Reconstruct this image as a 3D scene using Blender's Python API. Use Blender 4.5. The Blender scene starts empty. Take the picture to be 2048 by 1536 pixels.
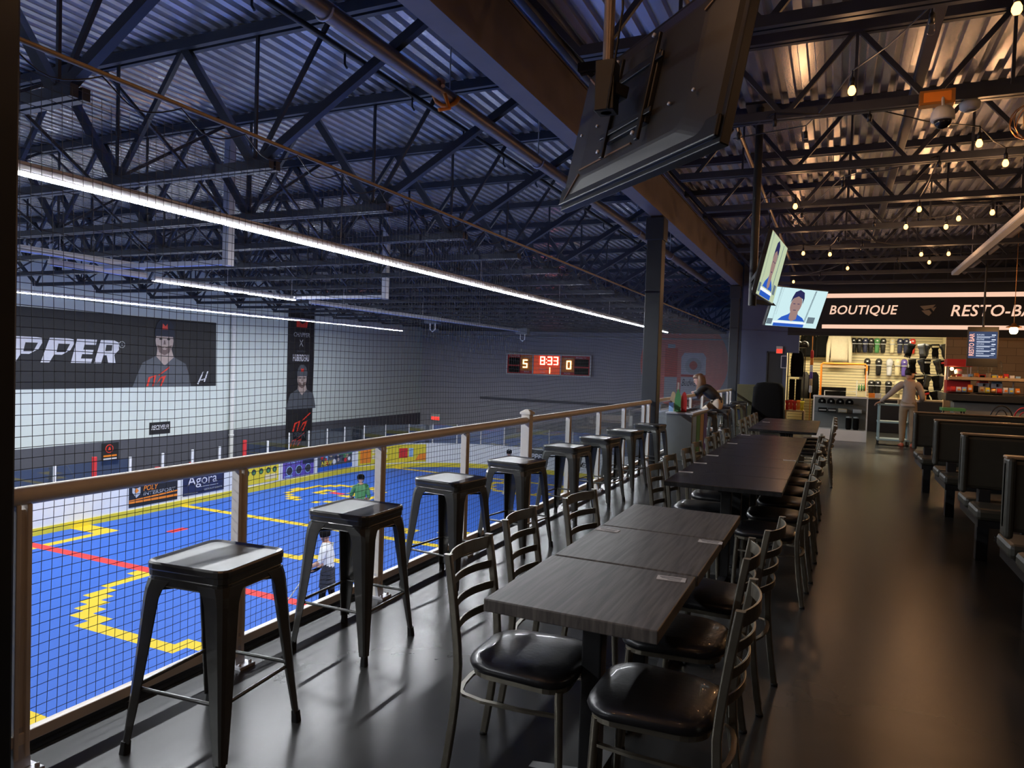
import bpy, math, random
from mathutils import Vector, Matrix, Euler
sc = bpy.context.scene
COL = sc.collection
rnd = random.Random(7)
PI = math.pi
V = Vector

# ------------------------------------------------------------------ camera, world, exposure
cam_d = bpy.data.cameras.new('camera'); cam = bpy.data.objects.new('camera', cam_d); COL.objects.link(cam)
cam.matrix_world = Matrix(((0.90873204, -0.04193388, 0.41526814, 0), (0.41608964, 0.01284227, -0.90923291, 0),
                           (0.03279468, 0.99903785, 0.02911844, 1.58), (0, 0, 0, 1)))
cam_d.sensor_width = 36; cam_d.lens = 1416 / 2048 * 36; cam_d.clip_start = .05; cam_d.clip_end = 200
sc.camera = cam
w = bpy.data.worlds.new('world'); sc.world = w; w.use_nodes = True
w.node_tree.nodes['Background'].inputs[0].default_value = (.5, .6, 1, 1)
w.node_tree.nodes['Background'].inputs[1].default_value = 0.002
sc.view_settings.view_transform = 'Standard'; sc.view_settings.look = 'None'
sc.view_settings.gamma = 1; sc.view_settings.use_curve_mapping = False
sc.view_settings.exposure = 0.0
try:
    sc.cycles.sample_clamp_indirect = 4; sc.cycles.sample_clamp_direct = 0
    sc.cycles.use_denoising = True; sc.cycles.use_light_tree = True
    sc.cycles.caustics_reflective = False; sc.cycles.caustics_refractive = False
    sc.cycles.use_adaptive_sampling = True; sc.cycles.adaptive_threshold = .04; sc.cycles.max_bounces = 5; sc.cycles.diffuse_bounces = 3; sc.cycles.transparent_max_bounces = 24
except Exception: pass
STRIP = 235.0      # rink strip lights
BULB = 7.5         # festoon bulbs (watts)
ORD = 'first second third fourth fifth sixth seventh eighth ninth tenth eleventh twelfth thirteenth fourteenth fifteenth sixteenth seventeenth eighteenth nineteenth twentieth'.split()

# ------------------------------------------------------------------ materials
def mat(name, col, rough=.6, metal=0, var=.12, scale=8, bump=0, emit=None, es=0, spec=.5, coat=0, stretch=(1, 1, 1)):
    m = bpy.data.materials.new(name); m.use_nodes = True
    nt = m.node_tree; b = nt.nodes['Principled BSDF']
    col = tuple(col) + (1,)
    b.inputs['Roughness'].default_value = rough; b.inputs['Metallic'].default_value = metal
    b.inputs['Specular IOR Level'].default_value = spec; b.inputs['Coat Weight'].default_value = coat
    tc = nt.nodes.new('ShaderNodeTexCoord'); mp = nt.nodes.new('ShaderNodeMapping'); mp.inputs['Scale'].default_value = stretch
    nz = nt.nodes.new('ShaderNodeTexNoise'); nz.inputs['Scale'].default_value = scale; nz.inputs['Detail'].default_value = 5
    nt.links.new(tc.outputs['Object'], mp.inputs[0]); nt.links.new(mp.outputs[0], nz.inputs['Vector'])
    mx = nt.nodes.new('ShaderNodeMix'); mx.data_type = 'RGBA'
    mx.inputs[6].default_value = tuple(c * (1 - var) for c in col[:3]) + (1,)
    mx.inputs[7].default_value = tuple(min(1, c * (1 + var)) for c in col[:3]) + (1,)
    nt.links.new(nz.outputs['Fac'], mx.inputs[0]); nt.links.new(mx.outputs[2], b.inputs['Base Color'])
    if bump:
        bp = nt.nodes.new('ShaderNodeBump'); bp.inputs['Strength'].default_value = bump; bp.inputs['Distance'].default_value = .01
        nt.links.new(nz.outputs['Fac'], bp.inputs['Height']); nt.links.new(bp.outputs[0], b.inputs['Normal'])
    if emit:
        b.inputs['Emission Color'].default_value = tuple(emit) + (1,); b.inputs['Emission Strength'].default_value = es
    return m
M = {}
M['joist'] = mat('painted_steel', (.034, .04, .056), .45, .2, .25, 6)
M['beam'] = mat('beam_steel', (.19, .16, .15), .5, .1, .25, 3)
M['deck'] = mat('galvanised_deck', (.56, .57, .62), .26, .85, .25, 1.6, .1, stretch=(3, .25, 1))
M['column'] = mat('column_paint', (.02, .024, .03), .4, 0, .15, 5)
M['rail'] = mat('rail_aluminium', (.84, .79, .72), .42, 0, .08, 8)
M['black'] = mat('black_paint', (.012, .012, .013), .4)
M['blackm'] = mat('black_matte', (.006, .006, .0065), .9, spec=.1)
M['gun'] = mat('gunmetal', (.085, .085, .08), .28, .5, .2, 12, coat=.4)
M['rubber'] = mat('rubber', (.01, .01, .01), .7)
M['chrome'] = mat('chair_metal', (.30, .275, .22), .32, .9, .25, 25)
M['vinyl'] = mat('black_vinyl', (.012, .012, .014), .33, 0, .2, 60, .08, coat=.2)
M['blue'] = mat('tile_blue', (.036, .128, .53), .55, 0, .05, 3, spec=.2)
M['yellow'] = mat('tile_yellow', (.72, .52, .03), .55, 0, .05, 3, spec=.2)
M['red'] = mat('tile_red', (.75, .05, .05), .55, 0, .05, 3, spec=.2)
M['board'] = mat('board_white', (.78, .8, .8), .4, 0, .05, 2)
M['kick'] = mat('kick_yellow', (.75, .62, .04), .45, 0, .06, 2)
M['white'] = mat('white_paint', (.78, .78, .76), .5, 0, .05, 4)
M['lwall'] = mat('wall_pale_green', (.66, .73, .71), .75, 0, .06, 1.2, .1, stretch=(1, 3, .3))
M['dado'] = mat('wall_slate', (.085, .088, .11), .7, 0, .1, 1.5)
M['fwall'] = mat('wall_slate_far', (.40, .39, .43), .7, 0, .12, .8, stretch=(1, 1, 3))
M['dwall'] = mat('wall_dark', (.03, .028, .028), .75, 0, .15, 2)
M['nwall'] = mat('wall_navy', (.09, .11, .19), .7, 0, .1, 2)
M['net'] = mat('net_cord', (.06, .06, .06), .7, 0, .1)
M['cable'] = mat('rust_cable', (.40, .30, .18), .45, .3, .2, 30)
M['pipe'] = mat('sprinkler_pipe', (.30, .24, .20), .38, .5, .2, 12)
M['housing'] = mat('lamp_housing', (.62, .62, .66), .4, .3, .05)
M['bluebounce'] = mat('unlit_diffuser_blue_bounce', (.35, .5, .95), .35, 0, .05)  # blue bounce light from the rink floor put into the unlit diffuser colour
M['tube'] = mat('lit_diffuser', (1, 1, 1), .5, 0, 0, emit=(.93, .96, 1), es=STRIP)
M['orange'] = mat('orange', (.85, .25, .02), .5)
M['ored'] = mat('orange_red', (.75, .09, .03), .5, emit=(.9, .1, .03), es=.35)
M['banner'] = mat('banner_black', (.012, .0125, .016), .6, 0, .15, 1.5)
M['bannerW'] = mat('banner_white', (.72, .73, .8), .6)
M['bannerG'] = mat('banner_grey', (.09, .1, .12), .6)
M['bannerR'] = mat('banner_red', (.75, .05, .03), .5)
M['skinP'] = mat('print_skin', (.45, .36, .33), .6)
M['skinD'] = mat('print_skin_dark', (.16, .11, .1), .6)
M['navy'] = mat('navy', (.02, .025, .07), .5)
M['purple'] = mat('purple', (.12, .08, .4), .5)
M['lblue'] = mat('light_blue', (.3, .5, .8), .5)
M['green'] = mat('green', (.08, .28, .1), .5)
M['redp'] = mat('red_print', (.62, .03, .03), .6)
M['silver'] = mat('silver_print', (.5, .53, .56), .5)
M['mural'] = mat('mural_red', (.95, .24, .2), .6)
M['tan'] = mat('tan', (.45, .33, .2), .6)
M['cream'] = mat('cream', (.75, .66, .42), .7, 0, .06, 10)
M['hoodie'] = mat('oat_cloth', (.55, .5, .38), .9, 0, .12, 20, .3)
M['seat'] = mat('booth_vinyl', (.034, .032, .024), .42, 0, .2, 12, .05)
M['trimm'] = mat('booth_piping', (.25, .15, .08), .4)
M['greyp'] = mat('grey_panel', (.2, .21, .21), .5, .1, .08)
M['skin'] = mat('skin', (.55, .32, .22), .55)
M['hair'] = mat('brown_hair', (.13, .06, .025), .5, 0, .35, 40)
M['dhair'] = mat('dark_hair', (.015, .012, .01), .6)
M['sweat'] = mat('grey_sweater', (.38, .33, .30), .9, 0, .1, 30, .2)
M['khaki'] = mat('khaki', (.28, .22, .15), .9)
M['tee'] = mat('white_tee', (.72, .74, .74), .85)
M['shorts'] = mat('dark_shorts', (.03, .035, .05), .85)
M['beige'] = mat('beige_trousers', (.62, .5, .38), .85)
M['jacket'] = mat('black_jacket', (.012, .012, .014), .6)
M['shoe'] = mat('shoe', (.35, .08, .04), .6)
M['cartc'] = mat('cart_blue', (.33, .5, .55), .5, .1, .05)
M['glassy'] = mat('dark_screen', (.01, .01, .012), .08)
M['card'] = mat('paper_card', (.62, .6, .6), .6)
M['cardp'] = mat('card_print', (.12, .12, .13), .6)
M['copper'] = mat('copper', (.7, .3, .08), .3, .8)
M['signglow'] = mat('sign_added_glow', (.78, .64, .54), .5, 0, .05, 2, emit=(1, .64, .46), es=.85)  # pale sign paint with an added glow where the room lamps fall short
M['tvback'] = mat('tv_back', (.03, .027, .024), .42, 0, .1, 5)
M['olive'] = mat('olive', (.09, .08, .03), .6)
M['plastic'] = mat('white_plastic', (.6, .6, .58), .5)

def emis(name, col, s):
    m = bpy.data.materials.new(name); m.use_nodes = True; nt = m.node_tree; nt.nodes.clear()
    o = nt.nodes.new('ShaderNodeOutputMaterial'); e = nt.nodes.new('ShaderNodeEmission')
    e.inputs[0].default_value = (*col, 1); e.inputs[1].default_value = s
    nt.links.new(e.outputs[0], o.inputs[0]); return m
M['led'] = emis('led_digit', (1, .85, .35), 5)
M['ledr'] = emis('led_digit_warm', (1, .16, .11), 15)
M['exit'] = emis('exit_glow', (1, .05, .03), 1.6)
M['bulb'] = emis('bulb_glow', (1, .42, .1), 7)
M['bulbh'] = emis('bulb_hot', (1, .62, .22), 30)
M['tvsky'] = emis('tv_sky', (.62, .85, .88), 1.0)
M['tvwht'] = emis('tv_white', (.9, .95, 1), 1.0)
M['tvskin'] = emis('tv_skin', (.42, .27, .25), .8)
M['tvblue'] = emis('tv_blue', (.03, .12, .6), .9)
M['tvhair'] = emis('tv_hair', (.03, .03, .12), .8)
M['tvgrey'] = emis('tv_grey', (.18, .25, .3), .8)
M['tvgreen'] = emis('tv_green', (.58, .68, .45), .9)
M['menub'] = emis('menu_blue', (.05, .07, .14), 1.0)
M['menut'] = emis('menu_text', (.75, .82, 1), 1.1)
M['menuo'] = emis('menu_orange', (1, .5, .4), 1.1)
M['warmlamp'] = emis('warm_panel', (1, .86, .58), 36)

def glass(name, tint, refl=.12, rough=.02):
    m = bpy.data.materials.new(name); m.use_nodes = True; nt = m.node_tree; nt.nodes.clear()
    o = nt.nodes.new('ShaderNodeOutputMaterial'); mx = nt.nodes.new('ShaderNodeMixShader')
    t = nt.nodes.new('ShaderNodeBsdfTransparent'); g = nt.nodes.new('ShaderNodeBsdfGlossy')
    f0 = nt.nodes.new('ShaderNodeLayerWeight'); f0.inputs[0].default_value = .5; f = nt.nodes.new('ShaderNodeMath'); f.operation = 'POWER'; f.inputs[1].default_value = 5; nt.links.new(f0.outputs['Facing'], f.inputs[0])
    a = nt.nodes.new('ShaderNodeMath'); a.operation = 'ADD'; a.inputs[1].default_value = refl; a.use_clamp = True
    t.inputs[0].default_value = (*tint, 1); g.inputs['Roughness'].default_value = rough
    nt.links.new(f.outputs[0], a.inputs[0]); nt.links.new(a.outputs[0], mx.inputs[0])
    nt.links.new(t.outputs[0], mx.inputs[1]); nt.links.new(g.outputs[0], mx.inputs[2]); nt.links.new(mx.outputs[0], o.inputs[0])
    return m
M['glass'] = glass('clear_glass', (.93, .95, .95), .02)
M['rinkglass'] = glass('rink_glass', (.80, .86, .9), .10)
M['redliq'] = glass('red_liquid', (.9, .03, .1), .05)
M['bluliq'] = glass('blue_liquid', (.4, .75, .95), .05)

def nodes_floor():
    m = mat('polished_concrete', (.038, .039, .039), .3, 0, .35, 1.6, spec=.28)
    nt = m.node_tree; b = nt.nodes['Principled BSDF']
    n = nt.nodes.new('ShaderNodeTexNoise'); n.inputs['Scale'].default_value = 2.5; n.inputs['Detail'].default_value = 2
    r = nt.nodes.new('ShaderNodeMapRange')
    tc = nt.nodes.new('ShaderNodeTexCoord'); nt.links.new(tc.outputs['Object'], n.inputs['Vector'])
    nt.nodes.remove(r); b.inputs['Roughness'].default_value = .27
    n2 = nt.nodes.new('ShaderNodeTexNoise'); n2.inputs['Scale'].default_value = 6; n2.inputs['Detail'].default_value = 2
    nt.links.new(tc.outputs['Object'], n2.inputs['Vector'])
    bp = nt.nodes.new('ShaderNodeBump'); bp.inputs['Strength'].default_value = .04; bp.inputs['Distance'].default_value = .002
    nt.nodes.remove(bp)
    return m
M['floor'] = nodes_floor()
def wood(name, c1, c2, sx=26, sy=1.2):
    m = mat(name, c1, .38, 0, .1, 8); nt = m.node_tree; b = nt.nodes['Principled BSDF']
    tc = nt.nodes.new('ShaderNodeTexCoord'); mp = nt.nodes.new('ShaderNodeMapping'); mp.inputs['Scale'].default_value = (sx, sy, 3)
    n = nt.nodes.new('ShaderNodeTexNoise'); n.inputs['Scale'].default_value = 2.2; n.inputs['Detail'].default_value = 7; n.inputs['Distortion'].default_value = .6
    cr = nt.nodes.new('ShaderNodeValToRGB'); cr.color_ramp.elements[0].position = .35; cr.color_ramp.elements[1].position = .68
    cr.color_ramp.elements[0].color = (*c1, 1); cr.color_ramp.elements[1].color = (*c2, 1)
    nt.links.new(tc.outputs['Object'], mp.inputs[0]); nt.links.new(mp.outputs[0], n.inputs['Vector'])
    nt.links.new(n.outputs['Fac'], cr.inputs[0]); nt.links.new(cr.outputs[0], b.inputs['Base Color'])
    return m
M['wood'] = wood('grey_wood_laminate', (.075, .068, .064), (.17, .155, .142))
M['darktop'] = wood('black_laminate', (.02, .02, .021), (.035, .035, .037), 10)
M['darktop'].node_tree.nodes['Principled BSDF'].inputs['Roughness'].default_value = .26
def blocks(name, c1, c2, mortar, sx, sy, sw=.4):
    m = mat(name, c1, .8, 0, .1, 8); nt = m.node_tree; b = nt.nodes['Principled BSDF']
    tc = nt.nodes.new('ShaderNodeTexCoord'); mp = nt.nodes.new('ShaderNodeMapping'); mp.inputs['Rotation'].default_value = (PI / 2, 0, 0)
    br = nt.nodes.new('ShaderNodeTexBrick'); br.inputs['Color1'].default_value = (*c1, 1); br.inputs['Color2'].default_value = (*c2, 1)
    br.inputs['Mortar'].default_value = (*mortar, 1); br.inputs['Scale'].default_value = 1; br.inputs['Brick Width'].default_value = sx
    br.inputs['Row Height'].default_value = sy; br.inputs['Mortar Size'].default_value = .006
    nt.links.new(tc.outputs['Object'], mp.inputs[0]); nt.links.new(mp.outputs[0], br.inputs['Vector']); nt.links.new(br.outputs[0], b.inputs['Base Color'])
    return m
M['brick'] = blocks('tan_blocks', (.42, .27, .14), (.36, .23, .12), (.2, .13, .07), .4, .2)

# ------------------------------------------------------------------ mesh helpers
class MB:
    def __init__(s): s.v = []; s.f = []; s.m = []; s.sm = []
    def add(s, vs, fs, m=0, sm=False):
        o = len(s.v); s.v += [tuple(p) for p in vs]
        for f in fs: s.f.append(tuple(i + o for i in f)); s.m.append(m); s.sm.append(sm)
    def box(s, x0, y0, z0, x1, y1, z1, m=0, T=None):
        p = [V((x, y, z)) for z in (z0, z1) for y in (y0, y1) for x in (x0, x1)]
        if T is not None: p = [T @ q for q in p]
        s.add(p, [(0, 2, 3, 1), (4, 5, 7, 6), (0, 1, 5, 4), (2, 6, 7, 3), (0, 4, 6, 2), (1, 3, 7, 5)], m); return s
    def cbox(s, c, d, m=0, T=None):
        return s.box(c[0] - d[0] / 2, c[1] - d[1] / 2, c[2] - d[2] / 2, c[0] + d[0] / 2, c[1] + d[1] / 2, c[2] + d[2] / 2, m, T)
    def bar(s, p, q, w, h, m=0, up=(0, 0, 1)):
        p = V(p); q = V(q); d = (q - p).normalized(); up = V(up)
        if abs(d.dot(up)) > .99: up = V((1, 0, 0))
        a = d.cross(up).normalized() * (w / 2); b = a.cross(d).normalized() * (h / 2)
        s.add([p - a - b, p + a - b, p + a + b, p - a + b, q - a - b, q + a - b, q + a + b, q - a + b],
              [(0, 1, 2, 3), (7, 6, 5, 4), (0, 4, 5, 1), (1, 5, 6, 2), (2, 6, 7, 3), (3, 7, 4, 0)], m); return s
    def tube(s, pts, r, n=8, m=0, closed=False, cap=True, sx=1):
        pts = [V(p) for p in pts]; N = len(pts); rs = r if isinstance(r, (list, tuple)) else [r] * N
        rings = []; prev = None
        for i, p in enumerate(pts):
            t = (pts[(i + 1) % N] - pts[i - 1]) if closed else (pts[min(i + 1, N - 1)] - pts[max(i - 1, 0)])
            t.normalize()
            if prev is None:
                a = V((0, 0, 1)) if abs(t.z) < .9 else V((1, 0, 0)); a = (a - t * a.dot(t)).normalized()
            else: a = (prev - t * prev.dot(t)).normalized()
            prev = a; b = t.cross(a)
            rings.append([p + a * (math.cos(2 * PI * k / n) * rs[i]) + b * (math.sin(2 * PI * k / n) * rs[i] * sx) for k in range(n)])
        vs = [q for R in rings for q in R]; fs = []
        for i in range(N if closed else N - 1):
            j = (i + 1) % N
            for k in range(n): fs.append((i * n + k, i * n + (k + 1) % n, j * n + (k + 1) % n, j * n + k))
        s.add(vs, fs, m, True)
        if cap and not closed:
            s.add(rings[0], [tuple(range(n))[::-1]], m); s.add(rings[-1], [tuple(range(n))], m)
        return s
    def loft(s, rings, m=0, cap=True, sm=False):
        n = len(rings[0]); fs = []
        for i in range(len(rings) - 1):
            for k in range(n): fs.append((i * n + k, i * n + (k + 1) % n, (i + 1) * n + (k + 1) % n, (i + 1) * n + k))
        if cap: fs.append(tuple(range(n))[::-1]); fs.append(tuple(range((len(rings) - 1) * n, len(rings) * n)))
        s.add([q for R in rings for q in R], fs, m, sm); return s
    def lathe(s, prof, c=(0, 0, 0), n=16, m=0, T=None):
        rings = []
        for r, z in prof:
            R = [V((c[0] + max(r, 1e-4) * math.cos(2 * PI * k / n), c[1] + max(r, 1e-4) * math.sin(2 * PI * k / n), c[2] + z)) for k in range(n)]
            rings.append([T @ q for q in R] if T is not None else R)
        return s.loft(rings, m, True, True)
    def poly(s, pts, m=0): s.add(pts, [tuple(range(len(pts)))], m); return s
    def extr(s, pts, d, m=0):
        d = V(d); pts = [V(p) for p in pts]; n = len(pts)
        s.add(pts + [p + d for p in pts], [tuple(range(n))[::-1], tuple(range(n, 2 * n))] + [(k, (k + 1) % n, n + (k + 1) % n, n + k) for k in range(n)], m); return s
    def build(s, name, mats, parent=None, bevel=0, loc=None, rz=0, seg=2):
        me = bpy.data.meshes.new(name); me.from_pydata(s.v, [], s.f)
        for mm in (mats if isinstance(mats, (list, tuple)) else [mats]): me.materials.append(M[mm] if isinstance(mm, str) else mm)
        me.polygons.foreach_set('material_index', s.m); me.polygons.foreach_set('use_smooth', s.sm); me.update()
        o = bpy.data.objects.new(name, me); COL.objects.link(o)
        if parent: o.parent = parent
        if loc: o.location = loc
        if rz: o.rotation_euler.z = rz
        if bevel:
            b = o.modifiers.new('bevel', 'BEVEL'); b.width = bevel; b.segments = seg; b.limit_method = 'ANGLE'; b.angle_limit = .6
        return o
def rrect(w, d, r, z, n=4, cx=0, cy=0):
    out = []
    for (sx, sy, a0) in ((1, 1, 0), (-1, 1, PI / 2), (-1, -1, PI), (1, -1, 3 * PI / 2)):
        for k in range(n + 1):
            a = a0 + k * PI / 2 / n
            out.append(V((cx + sx * (w / 2 - r) + r * math.cos(a), cy + sy * (d / 2 - r) + r * math.sin(a), z)))
    return out
def tag(o, label, cat, group=None, kind=None):
    if label: o['label'] = label
    if cat: o['category'] = cat
    if group: o['group'] = group
    if kind: o['kind'] = kind
    return o
def thing(name, label, cat, loc=(0, 0, 0), rz=0, group=None):
    o = bpy.data.objects.new(name, None); COL.objects.link(o); o.location = loc; o.rotation_euler.z = rz
    o.empty_display_size = .1
    return tag(o, label, cat, group)
def struct(o): o['kind'] = 'structure'; return o
def dup(root, loc=None, rz=None, label=None, group=None):
    kids = {}
    for o in bpy.data.objects:
        if o.parent: kids.setdefault(o.parent.name, []).append(o)
    r = root.copy(); COL.objects.link(r)
    if loc is not None: r.location = loc
    if rz is not None: r.rotation_euler.z = rz
    if label: r['label'] = label
    if group: r['group'] = group
    for ch in kids.get(root.name, []):
        c = ch.copy(); COL.objects.link(c); c.parent = r
        for g in kids.get(ch.name, []):
            d = g.copy(); COL.objects.link(d); d.parent = c
    return r
def text_polys(body, size=1, shear=0, bold=0, spacing=1, align='LEFT'):
    cu = bpy.data.curves.new('lettering', 'FONT'); cu.body = body; cu.size = size; cu.shear = shear; cu.offset = bold
    cu.space_character = spacing; cu.align_x = align; cu.resolution_u = 3
    o = bpy.data.objects.new('lettering', cu); COL.objects.link(o)
    dg = bpy.context.evaluated_depsgraph_get(); me = bpy.data.meshes.new_from_object(o.evaluated_get(dg))
    vs = [V(v.co) for v in me.vertices]; fs = [tuple(p.vertices) for p in me.polygons]
    bpy.data.objects.remove(o); bpy.data.curves.remove(cu); bpy.data.meshes.remove(me)
    return vs, fs
def text(mb, body, org, u, v, width=None, height=None, m=0, shear=0, bold=0, spacing=1, off=(0, 0, 0), depth=0):
    """lettering laid on the plane org + u,v; fitted to width x height"""
    vs, fs = text_polys(body, 1, shear, bold, spacing)
    if not vs: return
    x0 = min(p.x for p in vs); x1 = max(p.x for p in vs); y0 = min(p.y for p in vs); y1 = max(p.y for p in vs)
    sy = (height / (y1 - y0)) if height else None; sx = (width / (x1 - x0)) if width else None
    sx = sx or sy; sy = sy or sx
    org = V(org) + V(off); u = V(u); v = V(v)
    mb.add([org + u * ((p.x - x0) * sx) + v * ((p.y - y0) * sy) for p in vs], fs, m)
# ------------------------------------------------------------------ the shell: floors, walls, roof
def sbox(name, b, m): return struct(MB().box(*b).build(name, m))
sbox('floor', (-2.84, -3, -.3, 6.6, 22, 0), 'floor')
sbox('floor.001', (-24, -13, -4.0, -2.9, 38, -3.8), 'dado')
sbox('wall_under_mezzanine', (-2.9, -13, -3.8, -2.84, 22, -.3), 'dwall')
mb = MB(); mb.box(-23.2, -13, -3.8, -23.0, 37, -1.6, 1); mb.box(-23.2, -13, -1.6, -23.0, 37, 4.9, 0)
struct(mb.build('wall_left', ['lwall', 'dado']))
sbox('wall_far', (-23.2, 37, -3.8, -2.6, 37.2, 4.9), 'fwall')
sbox('wall_near', (-23.2, -13.2, -3.8, 6.8, -13, 4.9), 'dado')
sbox('wall_behind', (-2.6, -3.2, -.3, 6.8, -3, 4.9), 'dwall')
sbox('wall_right', (6.6, -3, -.3, 6.8, 26, 4.9), 'dwall')
sbox('wall_shop_side', (-2.8, 22.2, -.3, -2.6, 37, 4.9), 'dwall')
# end wall of the mezzanine with the shop opening and the service door
mb = MB()
mb.box(-2.6, 22, 0, -1.86, 22.15, 4.9, 0); mb.box(-1.86, 22, 2.15, -1.0, 22.15, 4.9, 0); mb.box(-1.0, 22, 0, -1.0, 22.15, 0, 0)
mb.box(-1.45, 22, 0, -1.32, 22.15, 2.15, 0)
struct(mb.build('wall_back', ['nwall']))
mb = MB(); mb.box(-1.32, 22, 2.66, 2.64, 22.15, 4.9, 0); mb.box(2.64, 22, 2.66, 6.6, 22.15, 4.9, 0); mb.box(2.64, 22, 0, 6.6, 22.15, 2.66, 1)
mb.box(-1.0, 21.99, 2.66, -1.32, 22.0, 4.9, 0)
struct(mb.build('wall_back.001', ['dwall', 'brick']))
mb = MB(); mb.box(-1.84, 22.03, 0, -1.46, 22.08, 2.14); d = struct(mb.build('door_1', 'column', bevel=.004))
MB().tube([(-1.80, 22.0, 1.0), (-1.80, 21.94, 1.0), (-1.50, 21.94, 1.0), (-1.50, 22.0, 1.0)], .014, 6).build('push_bar', 'housing', d)
MB().lathe([(.0, 0), (.03, 0), (.03, .03), (.0, .03)], (0, 0, 0), 12, T=Matrix.Translation((-1.79, 22.03, 1.22)) @ Matrix.Rotation(PI / 2, 4, 'X')).build('door_lock', 'housing', d)
mb = MB(); mb.box(-1.87, 21.98, 0, -1.83, 22.02, 2.18); mb.box(-1.47, 21.98, 0, -1.43, 22.02, 2.18); mb.box(-1.87, 21.98, 2.14, -1.43, 22.02, 2.18); struct(mb.build('trim_door', 'column'))
# shop room behind the opening
sbox('floor.002', (-1.5, 22, -.3, 3.4, 25.4, 0), 'floor')
sbox('wall_shop_left', (-1.5, 22.15, 0, -1.4, 25.3, 3.1), 'cream'); sbox('wall_shop_right', (2.9, 22.15, 0, 3.0, 25.3, 3.1), 'cream')
mb = MB()
for k in range(34 if 1 else 0):
    z = .05 + k * .09
    mb.box(-1.4, 25.0, z, 2.9, 25.06, z + .078); mb.box(-1.4, 25.03, z + .078, 2.9, 25.06, z + .09, 1)
mb.box(-1.4, 25.06, 0, 2.9, 25.2, 3.2)
struct(mb.build('wall_shop_back', ['cream', 'dwall']))
sbox('ceiling_shop', (-1.5, 22.15, 3.1, 3.0, 25.2, 3.16), 'white')
for k, x in enumerate((-.3, 1.6)):
    t = thing('ceiling_light', 'warm light panel on the shop ceiling, %s of two' % ('left' if k == 0 else 'right'), 'ceiling light', (x, 23.3, 3.1))
    MB().box(-.62, -.32, -.03, .62, .32, 0).build('frame', 'white', t); MB().box(-.58, -.28, -.036, .58, .28, -.028).build('diffuser', 'warmlamp', t)
# corrugated roof deck, ribs running away from the camera
mb = MB(); x = -23.2; zt, zb = 4.845, 4.79; p = .16
while x < 6.7:
    xs = [(x, zb), (x + .075, zb), (x + .09, zt), (x + .145, zt), (x + p, zb)]
    for (xa, za), (xb, zc) in zip(xs[:-1], xs[1:]):
        mb.add([(xa, -13, za), (xb, -13, zc), (xb, 37, zc), (xa, 37, za)], [(0, 1, 2, 3)])
    x += p
mb.box(-23.2, -13.2, 4.9, 6.8, 37.2, 5.0)
struct(mb.build('ceiling', 'deck'))
# the rink tiles: lines are coloured tiles of the same floor
def tile(x, y):
    c = lambda a, b, w=.16: abs(a - b) < w
    if c(y, 12): return 2
    if c(y, 17.7) or c(y, 6.3) or c(y, 29.5) or c(y, -5.5): return 1
    if abs(math.hypot(x + 12, y - 12) - 3.05) < .19: return 1
    for cx in (-17.8, -6.2):
        for cy in (22.5, 1.5):
            d = math.hypot((x - cx), (y - cy))
            if d < .22: return 2
            if abs(d - 1.75) < .17 and not (abs(x - cx) < .35): return 1
            if .3 < abs(x - cx) < .95 and .15 < abs(y - cy) < .46: return 1
            if abs(y - cy) < .16 and .5 < abs(x - cx) < 1.0: return 1
    if math.hypot(x + 17.8, y - 15.2) < .2 or math.hypot(x + 6.2, y - 15.2) < .2: return 2
    if x < -19.2 and 10 < y < 14.15 and (c(y, 14) or c(y, 10.1) or c(x, -19.35)): return 1
    if 18.6 < y < 18.95 and -12.5 < x < -11.6: return 1
    if 19.2 < y < 19.7 and -11.3 < x < -10.1: return 1
    if abs(math.hypot(x + 12, y - 28.2) - 1.6) < .17 and y < 29.4: return 1
    return 0
TS = .3; nx = 58; ny = 134; mb = MB()
for i in range(nx):
    for j in range(ny):
        x = -20.75 + i * TS; y = -7.9 + j * TS
        mb.add([(x, y, -3.79), (x + TS, y, -3.79), (x + TS, y + TS, -3.79), (x, y + TS, -3.79)], [(0, 1, 2, 3)], tile(x + TS / 2, y + TS / 2))
struct(mb.build('floor_rink', ['blue', 'yellow', 'red']))

# ------------------------------------------------------------------ columns, beam, joists, pipes
def column(x, y, z1, lab, text_=False):
    t = thing('steel_column', lab, 'column', (x, y, 0))
    mb = MB(); mb.cbox((0, 0, z1 / 2), (.25, .25, z1)); mb.build('shaft', 'column', t, bevel=.01)
    MB().cbox((0, 0, z1 - .2), (.3, .3, .36)).build('cap_casing', 'column', t, bevel=.01)
    MB().cbox((0, 0, .006), (.36, .36, .012)).build('base_plate', 'column', t)
    return t
column(-2.725, 1.405, 4.03, 'dark square column at the left edge, nearest to the camera')
column(-2.755, 11.52, 4.03, 'dark square column where the railing ends beside the sorting station')
c3 = column(-2.72, 21.3, 4.03, 'dark square column at the far end with small white letters')
mb = MB()
for k, ch in enumerate('TOILETTES'): text(mb, ch, (-2.70, 21.165, 2.62 - k * .115), (1, 0, 0), (0, 0, 1), height=.075)
mb.build('lettering', 'bannerW', c3)
mb = MB(); BX = -2.735
mb.box(BX - .105, -13, 4.04, BX + .105, 22, 4.06); mb.box(BX - .105, -13, 4.63, BX + .105, 22, 4.65); mb.box(BX - .01, -13, 4.06, BX + .01, 22, 4.63)
mb.box(BX + .07, -13, 4.055, BX + .1, 22, 4.62)
tag(mb.build('steel_beam', 'beam'), 'deep brown steel beam along the edge of the mezzanine, over the columns', 'beam')
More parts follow.
